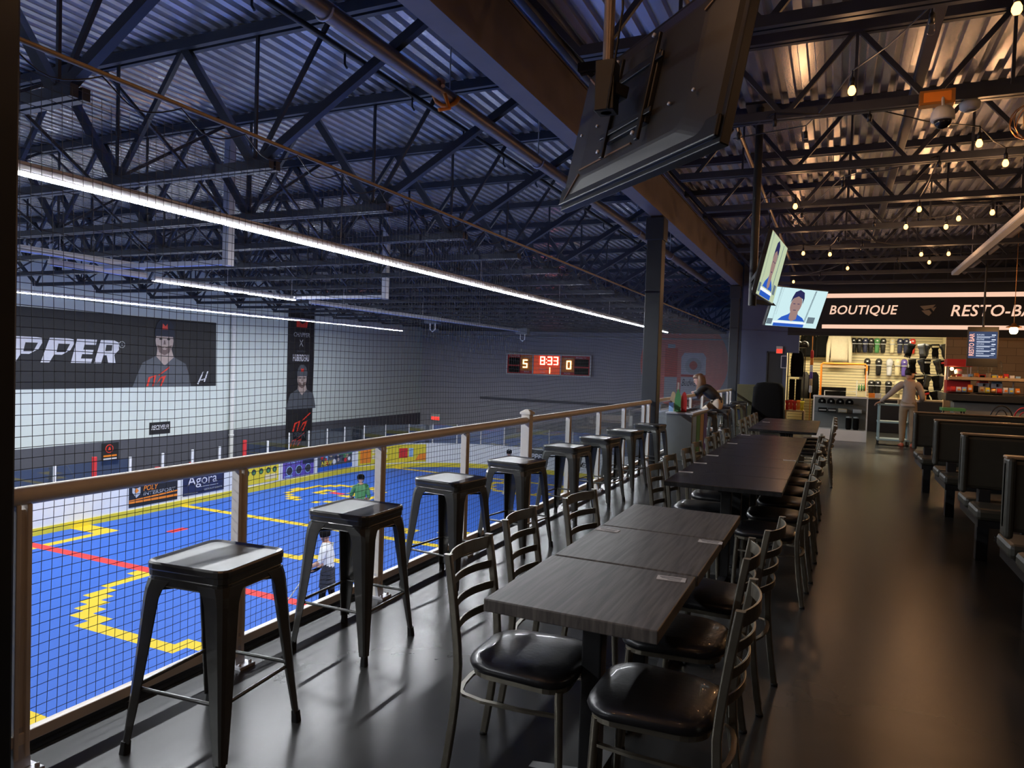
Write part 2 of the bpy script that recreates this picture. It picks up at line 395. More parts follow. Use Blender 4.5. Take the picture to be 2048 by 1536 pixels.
# rink joists
def web(mbk, p, q, w): mbk.bar(p, q, w, w * .8, up=(0, 1, 0))
ZT, ZB = 4.73, 3.42
proto = thing('roof_joist', '', 'roof joist', (0, 0, 0), group='rink roof joists')
MB().box(-23, -.075, ZT - .05, -2.85, -.02, ZT + .05).box(-23, .02, ZT - .05, -2.85, .075, ZT + .05).build('top_chord', 'joist', proto)
MB().box(-21.3, -.075, ZB - .05, -5.0, -.015, ZB + .04).box(-21.3, .015, ZB - .05, -5.0, .075, ZB + .04).build('bottom_chord', 'joist', proto)
def webpart(name, p, q, w):
    mb = MB(); web(mb, p, q, w); return mb.build(name, 'joist', proto)
N0 = -5.25; PIT = 2.0
webpart('end_diagonal', (N0, 0, ZB), (-2.95, 0, ZT), .085); webpart('web_bar', (N0, 0, ZB), (-4.35, 0, ZT), .04)
meshes = {}
for k in range(8):
    x = N0 - k * PIT
    for nm, dx, wd in (('a', -1.0, .085), ('b', 1.0, .055), ('v', 0, .03)):
        if k == 0 and nm == 'b': continue
        if nm not in meshes:
            mb = MB(); mb.bar((0, 0, ZB), (dx, 0, ZT), wd, wd * .8, up=(0, 1, 0)); o = mb.build('web_bar', 'joist', proto); meshes[nm] = o.data
        else:
            o = bpy.data.objects.new('web_bar', meshes[nm]); COL.objects.link(o); o.parent = proto
        o.location.x = x
webpart('end_diagonal', (N0 - 16, 0, ZB), (-22.9, 0, ZT), .085); webpart('web_bar', (N0 - 16, 0, ZB), (N0 - 15, 0, ZT), .05)
JY = [3.35 + 1.93 * k for k in range(-2, 18)]
def olab(k, s): return s % ORD[k]
for k, y in enumerate(JY):
    lab = olab(k, 'dark steel open-web joist above the rink, %s in the row counted from the camera')
    if k == 0: proto.location.y = y; proto['label'] = lab
    else: dup(proto, (0, y, 0), None, lab)
# restaurant joists
p2 = thing('roof_joist', '', 'roof joist', (0, 0, 0), group='restaurant roof joists'); proto = p2
MB().box(-2.62, -.065, ZT - .04, 6.6, -.015, ZT + .05).box(-2.62, .015, ZT - .04, 6.6, .065, ZT + .05).build('top_chord', 'joist', p2)
MB().box(-1.9, -.06, 3.97, 6.6, -.012, 4.05).box(-1.9, .012, 3.97, 6.6, .06, 4.05).build('bottom_chord', 'joist', p2)
webpart('end_diagonal', (-1.9, 0, 4.0), (-2.55, 0, ZT), .05)
ma = mbb = mv = None
for k in range(7):
    x = -1.75 + k * 1.2
    for nm, p, q, wd in (('ra', (0, 0, 4.0), (.6, 0, ZT), .045), ('rb', (1.2, 0, 4.0), (.6, 0, ZT), .045), ('rv', (.6, 0, 4.0), (.6, 0, ZT), .025)):
        if nm not in meshes:
            mb = MB(); mb.bar(p, q, wd, wd * .8, up=(0, 1, 0)); o = mb.build('web_bar', 'joist', p2); meshes[nm] = o.data
        else: o = bpy.data.objects.new('web_bar', meshes[nm]); COL.objects.link(o); o.parent = p2
        o.location.x = x
for k, y in enumerate(JY[:12]):
    if y > 21.9: break
    lab = olab(k, 'dark steel open-web joist above the tables, %s in the row counted from the camera')
    if k == 0: p2.location.y = y; p2['label'] = lab
    else: dup(p2, (0, y, 0), None, lab)
# bridging between rink joists
bp_ = thing('cross_brace', 'crossed steel brace between two neighbouring joists above the rink', 'brace', (0, 0, 0), group='cross braces between the rink joists')
MB().bar((0, .06, ZB), (0, 1.87, ZT - .05), .035, .035).build('brace_bar', 'joist', bp_)
MB().bar((.05, .06, ZT - .05), (.05, 1.87, ZB), .035, .035).build('brace_bar', 'joist', bp_)
first = True
for y in JY[:-1]:
    for x in (-7.6, -11.6, -15.6, -19.4):
        if first: bp_.location = (x, y, 0); first = False
        else: dup(bp_, (x, y, 0))
# long pipes and cables
mb = MB(); mb.tube([(-3.62, -13, 4.2), (-3.62, 21.5, 4.2)], .075, 16)
t = tag(mb.build('sprinkler_pipe', 'pipe'), 'thick brown pipe under the rink roof beside the beam', 'pipe')
for y in (4.3, 6.2, 8.5, 10.4, 13.5, 16.5):
    mb = MB(); mb.tube([(-3.62 + .085 * math.cos(a), y, 4.2 + .085 * math.sin(a)) for a in [PI * .95 + k * PI * .13 for k in range(9)]], .01, 6)
    mb.tube([(-3.62, y, 4.28), (-3.62, y, 4.74)], .008, 6); mb.build('pipe_hanger', 'housing', t)
mb = MB(); mb.tube([(-3.62 + .1 * math.cos(a), 5.9 + .05 * a, 4.2 + .1 * math.sin(a)) for a in [k * PI / 5 for k in range(11)]], .022, 6); mb.tube([(-3.53, 5.95, 4.15), (-3.5, 6.0, 4.02), (-3.56, 5.9, 3.98)], .02, 5)
tag(mb.build('orange_strap', 'orange'), 'orange strap tied around the thick brown pipe', 'strap')
mb = MB(); mb.tube([(-4.45, -13, 4.55), (-4.45, 36, 4.55)], .03, 8)
t = tag(mb.build('conduit', 'black'), 'thin dark conduit under the rink roof, left of the thick brown pipe', 'conduit')
for k in range(14):
    y = 2 + k * 1.2; MB().tube([(-4.45, y, 4.52), (-4.45, y, 4.42), (-4.42, y, 4.38)], .012, 6).build('conduit_clip', 'joist', t)
mb = MB(); mb.cbox((.56, 9.5, 4.22), (.09, 14, .09)); tag(mb.build('channel', 'joist', bevel=.008), 'dark steel channel running away above the tables, crossing the joists', 'channel')
mb = MB(); mb.tube([(-1.15, -2, 4.35), (-1.15, 21.5, 4.35)], .03, 10); tag(mb.build('conduit', 'pipe'), 'brown conduit running above the tables close to the beam', 'conduit')
mb = MB(); mb.tube([(2.9, -2, 4.3), (2.9, 21.5, 4.3)], .045, 10); tag(mb.build('sprinkler_pipe', 'pipe'), 'dark pipe running above the booths near the right edge', 'pipe')

# ------------------------------------------------------------------ safety net
t = thing('safety_net', 'black knotted safety net hanging from a rusty cable beyond the railing', 'net', (-3.05, 0, 2.82))
MB().tube([(0, .4, 0), (0, 37, 0)], .013, 8).build('top_cable', 'cable', t)
mb = MB(); g = .045
rr = random.Random(3)
H = 5.4; zs = [0, -.35, -.8, -1.3, -1.9, -2.6, -3.4, -4.3, -H]
def wav(y, z): return .012 * math.sin(y * 2.1 + z * 1.3) + .008 * math.sin(y * 5.3 - z * 2), .02 * math.sin(y * .9 + z) * (1 - abs(z + 2.7) / 2.8)
def sag(y): return -.045 * abs(math.sin(PI * y / .42)) if True else 0
n = int(36.5 / g)
def strand(pts, r):
    # square section cord
    for a, b in zip(pts[:-1], pts[1:]):
        a = V(a); b = V(b); d = (b - a).normalized()
        u = V((1, 0, 0)) * r; v_ = d.cross(V((1, 0, 0))).normalized() * r
        mb.add([a - u, a + v_, a + u, a - v_, b - u, b + v_, b + u, b - v_], [(0, 1, 5, 4), (1, 2, 6, 5), (2, 3, 7, 6), (3, 0, 4, 7)])
for k in range(n):
    y = .45 + k * g; pts = []
    for z in zs:
        dy, dx = wav(y, z); zz = z + (-.09 + sag(y)) * (1 if z == 0 else 0)
        pts.append((dx * .6, y + dy, zz))
    strand(pts, .0015)
for j in range(int(H / g)):
    z = -.12 - j * g; pts = []
    y = .45
    while y < 36.9:
        dy, dx = wav(y, z); pts.append((dx * .6, y, z + .012 * math.sin(y * 1.4 + j * .05) + .006 * math.sin(y * 4.1))); y += .3 if y < 12 else .9
    strand(pts, .0015)
nt_ = mb.build('netting', 'net', t); nt_['kind'] = 'stuff'
mb = MB(); pts = []
y = .45
while y < 30:
    for s_ in range(8):
        a = s_ / 8; pts.append((.018 * math.cos(a * 2 * PI), y + a * .42, -.02 - .075 * math.sin(a * PI)))
    y += .42
mb.tube(pts, .004, 5); mb.build('lacing_cord', 'black', t)

# ------------------------------------------------------------------ rink lights
def strip(x, y0, y1, z, lab, lit=True, dif='tube'):
    t = thing('strip_light', lab, 'strip light', (x, y0, z), group=None)
    L = y1 - y0
    mb = MB(); mb.box(-.045, 0, 0, .045, L, .07); mb.box(-.03, 0, .07, .03, L, .1)
    mb.build('housing', 'housing', t, bevel=.006)
    mb = MB(); k = 0
    while k < L - .01:
        e = min(L, k + 1.0); mb.add([(-.03, k, -.004), (-.03, e, -.004), (.03, e, -.004), (.03, k, -.004)], [(0, 1, 2, 3)]); k += 1.0
        mb.add([(-.03, e, -.004), (-.049, e, .008), (-.049, k - 1, .008), (-.03, k - 1, -.004)], [(0, 1, 2, 3)])
        mb.add([(.03, k - 1, -.004), (.049, k - 1, .008), (.049, e, .008), (.03, e, -.004)], [(0, 1, 2, 3)])
    mb.build('diffuser', dif if lit else 'bluebounce', t)
    for jy in JY[::2] if L > 6 else JY:
        if y0 < jy < y1: MB().tube([(0, jy - y0, .1), (0, jy - y0, ZB - .05 - z)], .004, 5).build('hanger_wire', 'housing', t)
    return t
strip(-5.72, -7, 26.1, 2.9, 'long lit white strip light over the near side of the rink')
strip(-18.15, -7, 27.4, 2.9, 'long lit white strip light over the far boards of the rink, under the banner')
strip(-11.7, 9.3, 13.1, 2.9, 'short lit white strip light in the middle of the rink')
strip(-11.45, 7.2, 8.95, 2.9, 'short unlit blue-looking strip light in the middle of the rink', False)
strip(-11.7, 13.65, 26.2, 2.87, 'long unlit strip light over the middle of the rink', False)
strip(-11.2, 6.6, 8.7, 3.02, 'short grey unlit strip light above the blue-looking one', False, 'tube')
def cross(x0, x1, y, z, lab):
    t = thing('cross_light', lab, 'strip light', (x0, y, z)); L = x1 - x0
    MB().box(0, -.04, 0, L, .04, .07).build('housing', 'housing', t, bevel=.005); MB().box(0, -.032, -.006, L, .032, .001).build('diffuser', 'bluebounce', t)
    MB().box(L - .06, -.06, -.02, L + .06, .06, 4.78 - z).build('drop_post', 'housing', t, bevel=.006)
cross(-11.1, -8.35, 7.9, 2.92, 'blue-looking cross fixture ending at a white drop post, nearer of two')
cross(-11.7, -9.1, 13.05, 2.92, 'blue-looking cross fixture ending at a white drop post, farther of two')
for x, y, z in ((-12.6, 20.9, 2.85), (-11.7, 26.5, 2.78)):
    t = thing('speaker', 'small grey ceiling box hanging %s' % ('at the end of the unlit strip light' if y > 25 else 'over the rink between the strip lights'), 'speaker', (x, y, z))
    MB().cbox((0, 0, .12), (.5, .3, .24)).build('case', 'greyp', t, bevel=.01)
    MB().tube([(-.1, 0, 0), (-.1, 0, -.2), (0, 0, -.28), (.1, 0, -.2), (.1, 0, 0)], .02, 6).build('bracket', 'white', t)
    MB().tube([(0, 0, .24), (0, 0, 4.78 - z)], .012, 6).build('rod', 'joist', t)
# ------------------------------------------------------------------ dasher boards, glass and advertisements
BP = []
x0, x1_, y1_, r_ = -20.6, -3.5, 32.2, 6.0
y = -2.0
while y < y1_ - r_: BP.append((x0, y)); y += .05
a = PI
while a > PI / 2: BP.append((x0 + r_ + r_ * math.cos(a), y1_ - r_ + r_ * math.sin(a))); a -= .05 / r_
x = x0 + r_
while x < x1_ - r_: BP.append((x, y1_)); x += .05
a = PI / 2
while a > 0: BP.append((x1_ - r_ + r_ * math.cos(a), y1_ - r_ + r_ * math.sin(a))); a -= .05 / r_
y = y1_ - r_
while y > 0: BP.append((x1_, y)); y -= .05
def bpt(s, off=0):
    i = max(1, min(len(BP) - 2, int(s / .05))); fx = s / .05 - i
    p = V((*BP[i], 0)); q = V((*BP[i + 1], 0)); t = (V((*BP[i + 1], 0)) - V((*BP[i - 1], 0))).normalized()
    nrm = V((t.y, -t.x, 0))          # towards the rink
    return p.lerp(q, fx) + nrm * off
def wallstrip(mb, s0, s1, z0, z1, o0, o1, m=0, step=.4):
    n = max(1, int((s1 - s0) / step)); ss = [s0 + (s1 - s0) * k / n for k in range(n + 1)]
    rings = [[bpt(s, o0) + V((0, 0, z0)), bpt(s, o1) + V((0, 0, z0)), bpt(s, o1) + V((0, 0, z1)), bpt(s, o0) + V((0, 0, z1))] for s in ss]
    mb.loft(rings, m, True)
SM = len(BP) * .05 - .2
t = thing('dasher_boards', 'white rink boards with yellow kick plate running round the blue floor', 'rink boards', (0, 0, 0))
mb = MB(); wallstrip(mb, .2, SM, -3.8, -2.62, 0, -.08); mb.build('board_wall', 'board', t)
mb = MB(); wallstrip(mb, .2, SM, -3.79, -3.58, .0, .025); mb.build('kick_plate', 'kick', t)
mb = MB(); wallstrip(mb, .2, SM, -2.62, -2.58, .02, -.1); mb.build('cap_rail', 'board', t)
reds = (16.4, 22.3)
s = 14.0; k = 0
while s < SM - 9:
    red = any(abs(s - q) < .6 for q in reds)
    zt = -1.62 if s > 24 else -1.85
    c = bpt(s, -.04)
    mb = MB()
    if red: mb.tube([c + V((0, 0, -2.58)), c + V((0, 0, -1.72))], .075, 10)
    else: mb.tube([c + V((0, 0, -2.58)), c + V((0, 0, zt))], .045 if s < 24 else .028, 8)
    o = mb.build('glass_post', 'redp' if red else 'white', t)
    if red: o['label'] = 'red padded post'
    s2 = s + 1.22
    if s > 22 or s < 17:
        mb = MB(); wallstrip(mb, s + .04, s2 - .04, -2.58, zt - .02, -.035, -.045, 0, .62); mb.build('glass_pane', 'rinkglass', t)
    s = s2; k += 1
for s in (20.3, 18.9):
    c = bpt(s, -.3); MB().tube([c + V((0, 0, -3.8)), c + V((0, 0, -2.35))], .09, 10).build('pad_post', 'redp', t)
def ad(name, s0, s1, z0, z1, mats, lab, draw):
    o = thing(name, lab, 'advertisement', tuple(bpt((s0 + s1) / 2, .02) + V((0, 0, z0)))); inv = V(o.location)
    mb = MB(); wallstrip(mb, s0, s1, z0, z1, .004, .014, 0); mb.v = [tuple(V(p) - inv) for p in mb.v]; mb.build('panel', mats[0], o)
    W = s1 - s0; Hh = z1 - z0
    class D:
        def __init__(s): s.k = 0
        def pt(s, u, v, off): return bpt(s0 + u * W, off) + V((0, 0, z0 + v * Hh)) - inv
        def rect(s, u0, v0, u1, v1, m, nm='print', off=.018):
            mb = MB(); n = 4
            for i in range(n):
                a_ = u0 + (u1 - u0) * i / n; b_ = u0 + (u1 - u0) * (i + 1) / n
                mb.poly([s.pt(a_, v0, off), s.pt(b_, v0, off), s.pt(b_, v1, off), s.pt(a_, v1, off)])
            return mb.build(nm, m, o)
        def disc(s, u, v, r, m, off=.02, nm='print'):
            mb = MB(); mb.poly([s.pt(u + r * math.cos(q) / W, v + r * math.sin(q) / Hh, off) for q in [2 * PI * i / 16 for i in range(16)]]); return mb.build(nm, m, o)
        def poly(s, pts, m, off=.02, nm='print'):
            mb = MB(); mb.poly([s.pt(u, v, off) for u, v in pts]); return mb.build(nm, m, o)
        def txt(s, body, u0, v0, u1, v1, m, shear=0, bold=0, off=.022):
            vs, fs = text_polys(body, 1, shear, bold); a0 = min(p.x for p in vs); a1 = max(p.x for p in vs); b0 = min(p.y for p in vs); b1 = max(p.y for p in vs)
            mb = MB(); mb.add([s.pt(u0 + (p.x - a0) / (a1 - a0) * (u1 - u0), v0 + (p.y - b0) / (b1 - b0) * (v1 - v0), off) for p in vs], fs); return mb.build('lettering', m, o)
    draw(D()); return o
def d1(d):
    d.rect(0, .12, 1, .2, 'orange'); d.poly([(0, .22), (.6, .25), (1, .3), (1, .34), (.5, .3), (0, .25)], 'orange')
    d.poly([(.06, .5), (.14, .3), (.22, .42), (.22, .66), (.14, .62), (.06, .66)], 'silver'); d.poly([(.1, .54), (.14, .46), (.19, .54), (.14, .64)], 'orange', .022)
    d.txt('POLY', .28, .5, .58, .68, 'orange', .2, .01); d.txt('INTERSPORT', .28, .34, .95, .46, 'silver', .1)
ad('advertising_panel', 17.6, 19.45, -3.50, -2.54, ['banner'], 'black and orange advertisement with the word POLY on the rink boards', d1)
def d2(d):
    d.txt('Agora', .1, .26, .82, .74, 'bannerW'); d.rect(.4, .26, .85, .28, 'silver'); d.txt('GESTION ET SERVICES', .5, .1, .95, .17, 'silver'); d.rect(.02, .06, .35, .09, 'silver')
ad('advertising_panel', 19.68, 21.5, -3.46, -2.54, ['navy'], 'navy advertisement reading Agora on the rink boards', d2)
def d3(d):
    for u in (.12, .3, .5, .7, .88): d.disc(u, .55, .12, 'shorts'); d.disc(u, .53, .07, 'green', .024)
    d.disc(.4, .85, .09, 'redp'); d.rect(.6, .12, .95, .35, 'cream')
ad('advertising_panel', 22.4, 24.35, -3.5, -2.64, ['kick'], 'yellow advertisement with a row of round pictures on the rink boards', d3)
def d4(d):
    d.txt('VIEW', .15, .68, .6, .95, 'lblue', .2); d.rect(.62, .55, 1, 1, 'navy')
    for u in (.2, .5, .8): d.disc(u, .32, .2, 'lblue'); d.disc(u, .32, .17, 'shorts', .024)
    d.rect(.05, .04, .3, .1, 'lblue')
ad('advertising_panel', 24.6, 26.5, -3.5, -2.64, ['purple'], 'purple advertisement with three round pictures on the rink boards', d4)
def d5(d):
    rr = random.Random(4); cs = ['redp', 'navy', 'white', 'lblue', 'tan', 'green', 'shorts', 'skinP']
    for i in range(26): d.disc(.08 + .84 * rr.random(), .35 + .55 * rr.random(), .06 + .07 * rr.random(), cs[i % 8], .018 + i * .0004)
    d.rect(0, 0, 1, .22, 'blue', off=.03); d.rect(.6, .72, 1, .98, 'green', off=.031); d.txt('NEW', .1, .25, .42, .52, 'kick', .1, .02, .034)
ad('advertising_panel', 26.75, 29.1, -3.5, -2.64, ['bannerG'], 'colourful advertisement with a crowd of small figures on the rink boards', d5)
def d6(d):
    d.rect(.03, .1, .2, .9, 'orange', off=.018); d.rect(.22, .6, .45, .8, 'cream'); d.rect(.22, .28, .45, .5, 'cream')
    d.rect(.62, .25, .74, .8, 'redp'); d.rect(.76, .3, .82, .8, 'lblue'); d.poly([(.85, .1), (1, .1), (1, .5), (.9, .45)], 'orange')
ad('advertising_panel', 29.5, 33.2, -3.52, -2.64, ['kick'], 'yellow and orange advertisement on the curved corner of the rink boards', d6)
def d7(d): d.txt('PPER', .1, .3, .9, .7, 'bannerW', .2, .02)
ad('advertising_panel', 38.6, 39.6, -3.3, -2.64, ['banner'], 'small black advertisement on the far rink boards', d7)
o = thing('advertising_panel', 'white board lettering ending in APPER on the far rink boards', 'advertisement', (-12, 32.17, -3.2))
mb = MB(); mb.box(-.1, -.01, -.2, 2.0, .0, .3); mb.build('panel', 'board', o); mb = MB(); text(mb, 'APPER', (.1, -.014, -.08), (1, 0, 0), (0, 0, 1), 1.5, .22, shear=.3, bold=.02); mb.build('lettering', 'blackm', o)

# ------------------------------------------------------------------ banners, scoreboard, mural
XB = -22.985
def flat(parent, name, m, pts, off, x=None):      # pts are (y, z) on the left wall
    mb = MB(); mb.extr([((x if x is not None else XB) + off, a, b) for a, b in pts][::-1], (.004, 0, 0)); o = mb.build(name, m); o.parent = parent
    o.location = -V(parent.location); return o
def ltext(parent, body, y, z, w_, h_, m, shear=0, bold=0, off=.02):
    mb = MB(); text(mb, body, (XB + off, y, z), (0, 1, 0), (0, 0, 1), w_, h_, 0, shear, bold); o = mb.build('lettering', m, parent, loc=tuple(-V(parent.location))); return o
def ell(cy, cz, ry, rz, n=20, a0=0, a1=2 * PI): return [(cy + ry * math.cos(a0 + (a1 - a0) * k / n), cz + rz * math.sin(a0 + (a1 - a0) * k / n)) for k in range(n + (0 if a1 - a0 > 6 else 1))]
t = thing('banner', 'long black banner with white letters PPER and a printed man in a cap', 'banner', (XB, 16.3, .27))
flat(t, 'cloth', 'banner', [(6, .27), (21.25, .27), (21.2, 2.83), (6, 2.86)], 0)
def letterP(y0, sk=.28):
    pts = [(0, 0), (.28, 0), (.36, .26), (.62, .26), (.86, .42), (.92, .62), (.86, .78), (.7, .8), (.06, .8)]
    return [(y0 + u * .98 + v * sk - .06, 1.12 + v) for u, v in pts]
flat(t, 'letter', 'bannerW', letterP(13.25), .012); flat(t, 'letter', 'bannerW', letterP(14.28), .012); flat(t, 'letter', 'bannerW', letterP(12.2), .012)
for y in (13.25, 14.28, 12.2): flat(t, 'letter_hole', 'banner', [(y + .44, 1.46), (y + .74, 1.47), (y + .88, 1.74), (y + .5, 1.74)], .02)
flat(t, 'letter', 'bannerW', [(15.2, 1.12), (15.9, 1.12), (15.94, 1.27), (15.54, 1.27), (15.58, 1.42), (15.94, 1.42), (15.98, 1.57), (15.62, 1.57), (15.66, 1.74), (16.06, 1.74), (16.1, 1.92), (15.4, 1.92)], .012)
flat(t, 'letter', 'bannerW', [(16.0, 1.12), (16.26, 1.12), (16.34, 1.4), (16.46, 1.4), (16.52, 1.12), (16.8, 1.12), (16.74, 1.42), (16.92, 1.6), (16.9, 1.86), (16.74, 1.92), (16.24, 1.92)], .012)
flat(t, 'letter_hole', 'banner', [(16.4, 1.54), (16.64, 1.56), (16.66, 1.76), (16.44, 1.76)], .02)
ltext(t, 'R', 17.0, 1.74, .07, .1, 'silver'); flat(t, 'mark_ring', 'silver', ell(17.03, 1.79, .12, .12) , .01); flat(t, 'mark_ring', 'banner', ell(17.03, 1.79, .1, .1), .015)
def portrait(t, cy, cz, s, logo=True, vertical=False):
    f = lambda pts: [(cy + a * s, cz + b * s) for a, b in pts]
    flat(t, 'printed_shirt', 'bannerG', f([(-1.3, -1.64), (1.24, -1.64), (1.1, -1.1), (.98, -.78), (.42, -.52), (0, -.8), (-.36, -.5), (-.92, -.76), (-1.1, -1.15)]), .008)
    flat(t, 'printed_neck', 'skinP', f([(-.3, -.2), (.3, -.2), (.42, -.54), (.02, -.86), (-.34, -.52)]), .013)
    flat(t, 'printed_face', 'skinP', f(ell(0, .08, .39, .46, 20) ), .017)
    flat(t, 'printed_beard', 'skinD', f([(-.32, -.08), (-.16, -.12), (0, -.2), (.16, -.12), (.32, -.08), (.22, -.36), (0, -.46), (-.22, -.36)]), .022)
    flat(t, 'printed_mouth', 'skinP', f([(-.1, -.2), (.1, -.2), (.06, -.26), (-.06, -.26)]), .027)
    for a in (-.17, .17): flat(t, 'printed_eye', 'banner', f(ell(a, .14, .07, .035, 10)), .024)
    flat(t, 'printed_nose', 'skinD', f([(-.05, -.06), (.05, -.06), (.02, .1), (-.02, .1)]), .024)
    flat(t, 'printed_cap', 'shorts' if not vertical else 'bannerG', f([(-.42, .24), (.42, .24), (.42, .46), (.34, .72), (.14, .9), (-.14, .9), (-.34, .72), (-.42, .46)]), .026)
    flat(t, 'cap_mark', 'bannerR', f([(-.12, .5), (.12, .5), (.1, .72), (.02, .62), (-.1, .72)]), .031)
portrait(t, 18.77, 1.92, 1.0)
def mark(t, y, z, s, sk=.25):
    g = lambda pts: [(y + (a + b * sk) * s, z + b * s) for a, b in pts]
    flat(t, 'red_mark', 'bannerR', g([(0, 0), (.1, 0), (.1, .36), (.3, .44), (.3, 0), (.38, 0), (.38, .52), (0, .42)]), .03)
    flat(t, 'red_mark', 'bannerR', g([(.46, .5), (.56, .5), (1.0, .84), (.98, .92)]), .03)
    flat(t, 'red_mark', 'bannerR', g([(.46, 0), (.56, .2), (.74, .4), (.78, .3), (.7, 0), (.8, 0), (.92, .5), (.62, .42)]), .03)
mark(t, 18.02, .3, .8)
flat(t, 'signature', 'bannerW', [(20.3, .36), (20.36, .34), (20.62, .84), (20.56, .84)], .012); flat(t, 'signature', 'bannerW', [(20.4, .5), (20.6, .56), (20.78, .62), (20.6, .5)], .012); flat(t, 'signature', 'bannerW', [(20.62, .44), (20.68, .44), (20.84, .86), (20.78, .86)], .012)
t = thing('banner', 'tall narrow black banner with a printed man in a cap over a red mark', 'banner', (XB, 26.2, -2.8))
flat(t, 'cloth', 'banner', [(25.35, -2.75), (27.15, -2.75), (27.15, 3.9), (25.35, 3.8)], 0)
flat(t, 'red_mark', 'bannerR', [(25.9, 2.95), (26.6, 2.95), (26.7, 3.3), (26.3, 3.1), (25.9, 3.3)], .012)
ltext(t, 'CHAPPER', 25.72, 2.5, 1.1, .2, 'silver', .1); ltext(t, 'X', 26.1, 2.05, .28, .32, 'silver'); ltext(t, 'Jonathan', 25.95, 1.75, .6, .14, 'bannerG'); ltext(t, 'HUBERDEAU', 25.7, 1.35, 1.1, .32, 'bannerW', 0, .02)
portrait(t, 26.35, .45, .82, vertical=True)
mark(t, 25.75, -1.95, .95, .35); mark(t, 25.6, -2.65, .7, .5)
def sign(y0, y1, z0, z1, lab, draw):
    t = thing('wall_sign', lab, 'sign', (XB, (y0 + y1) / 2, z0)); flat(t, 'panel', 'banner', [(y0, z0), (y1, z0), (y1, z1), (y0, z1)], 0); draw(t); return t
sign(18.2, 19.1, -1.5, -1.05, 'small black sign reading RECEVEUR on the pale left wall', lambda t: ltext(t, 'RECEVEUR', 18.27, -1.33, .76, .17, 'bannerW', .2, .02))
def ds(t):
    flat(t, 'ring', 'bannerR', ell(16.62, -1.86, .15, .15), .01); flat(t, 'ring', 'banner', ell(16.62, -1.86, .12, .12), .015); flat(t, 'ring', 'bannerR', [(16.56, -1.93), (16.68, -1.93), (16.64, -1.8), (16.6, -1.8)], .02)
    flat(t, 'stripe', 'orange', [(16.4, -2.14), (16.9, -2.14), (16.9, -2.08), (16.4, -2.08)], .01); flat(t, 'stripe', 'bannerW', [(16.4, -2.24), (16.9, -2.24), (16.9, -2.19), (16.4, -2.19)], .01)
sign(16.34, 16.98, -2.42, -1.66, 'small square black sign with a red ring on the dark base of the left wall', ds)
mb = MB(); mb.tube([(-22.87, 22, 3.36), (-22.87, 22, 3.2), (-22.87, 22, 3.1), (-22.87, 22, -3.8)], .09, 12)
t = tag(mb.build('downpipe', 'white'), 'white vertical downpipe on the left wall beside the long banner', 'pipe')
for z in (-1.8, .5, 2.6): MB().lathe([(.1, -.03), (.11, -.03), (.11, .03), (.1, .03)], (-22.87, 22, z), 12).build('pipe_clamp', 'white', t)
# scoreboard
SBX, SBY, SBZ = -14.65, 36.9, 1.0
t = thing('scoreboard', 'red electronic scoreboard showing 8:33 on the far wall', 'scoreboard', (SBX, SBY, SBZ))
MB().box(-2.5, -.12, 0, 2.5, .08, 1.12).build('case', 'redp', t)
for nm, b in (('frame', (-2.54, -.15, -.04, 2.54, -.1, .03)), ('frame', (-2.54, -.15, 1.09, 2.54, -.1, 1.16)), ('frame', (-2.54, -.15, 0, -2.47, -.1, 1.12)), ('frame', (2.47, -.15, 0, 2.54, -.1, 1.12)), ('frame', (-.93, -.15, 0, -.86, -.1, 1.12)), ('frame', (.74, -.15, 0, .81, -.1, 1.12))): MB().box(*b).build(nm, 'white', t)
for b in ((-2.4, .52, -1.7, .92), (-2.4, .08, -1.7, .44), (1.6, .52, 2.4, .92), (1.6, .08, 2.4, .44)): MB().box(b[0], -.135, b[1], b[2], -.12, b[3]).build('dark_window', 'blackm', t)
MB().box(-1.66, -.13, .2, -.95, -.12, 1.05).build('panel', 'orange', t); MB().box(.84, -.13, .2, 1.56, -.12, 1.0).build('panel', 'orange', t); MB().box(-.84, -.13, .05, .72, -.12, 1.07).build('panel', 'ored', t)
SEG = {'8': 'abcdefg', '3': 'abcdg', '5': 'acdfg', '0': 'abcdef', '1': 'bc'}
def digit(ch, x, z, w_, h_, m):
    mb = MB(); q = .16 * w_ / .5 * 1.5; y0, y1 = -.15, -.136; th = h_ * .13
    R = {'a': (0, h_ - th, w_, h_), 'd': (0, 0, w_, th), 'g': (0, h_ / 2 - th / 2, w_, h_ / 2 + th / 2), 'f': (0, h_ / 2, th, h_), 'b': (w_ - th, h_ / 2, w_, h_), 'e': (0, 0, th, h_ / 2), 'c': (w_ - th, 0, w_, h_ / 2)}
    for s_ in SEG[ch]: a_ = R[s_]; mb.box(x + a_[0], y0, z + a_[1], x + a_[2], y1, z + a_[3])
    o = mb.build('digit', m, t); o['label'] = 'lit digit ' + ch
digit('8', -.46, .56, .3, .46, 'ledr'); digit('3', .0, .56, .27, .46, 'ledr'); digit('3', .36, .56, .27, .46, 'ledr')
MB().box(-.09, -.15, .66, -.05, -.136, .71).box(-.09, -.15, .85, -.05, -.136, .9).build('colon', 'ledr', t)
digit('5', -1.5, .36, .28, .46, 'led'); digit('0', 1.12, .36, .28, .46, 'led'); digit('1', .05, .08, .12, .34, 'led')
for s_, x, z, w_ in (('HOME', -1.5, .92, .45), ('GUEST', 1.0, .9, .5), ('PERIOD', -.5, .26, .42), ('FOULS', -.42, .1, .26), ('BONUS', -1.4, .1, .3), ('POSS', 1.0, .08, .35), ('PLAYER', -2.3, .96, .6), ('PENALTY', 1.66, .95, .6)):
    mb = MB(); text(mb, s_, (x, -.137, z), (1, 0, 0), (0, 0, 1), w_, .08); mb.build('lettering', 'bannerW', t)
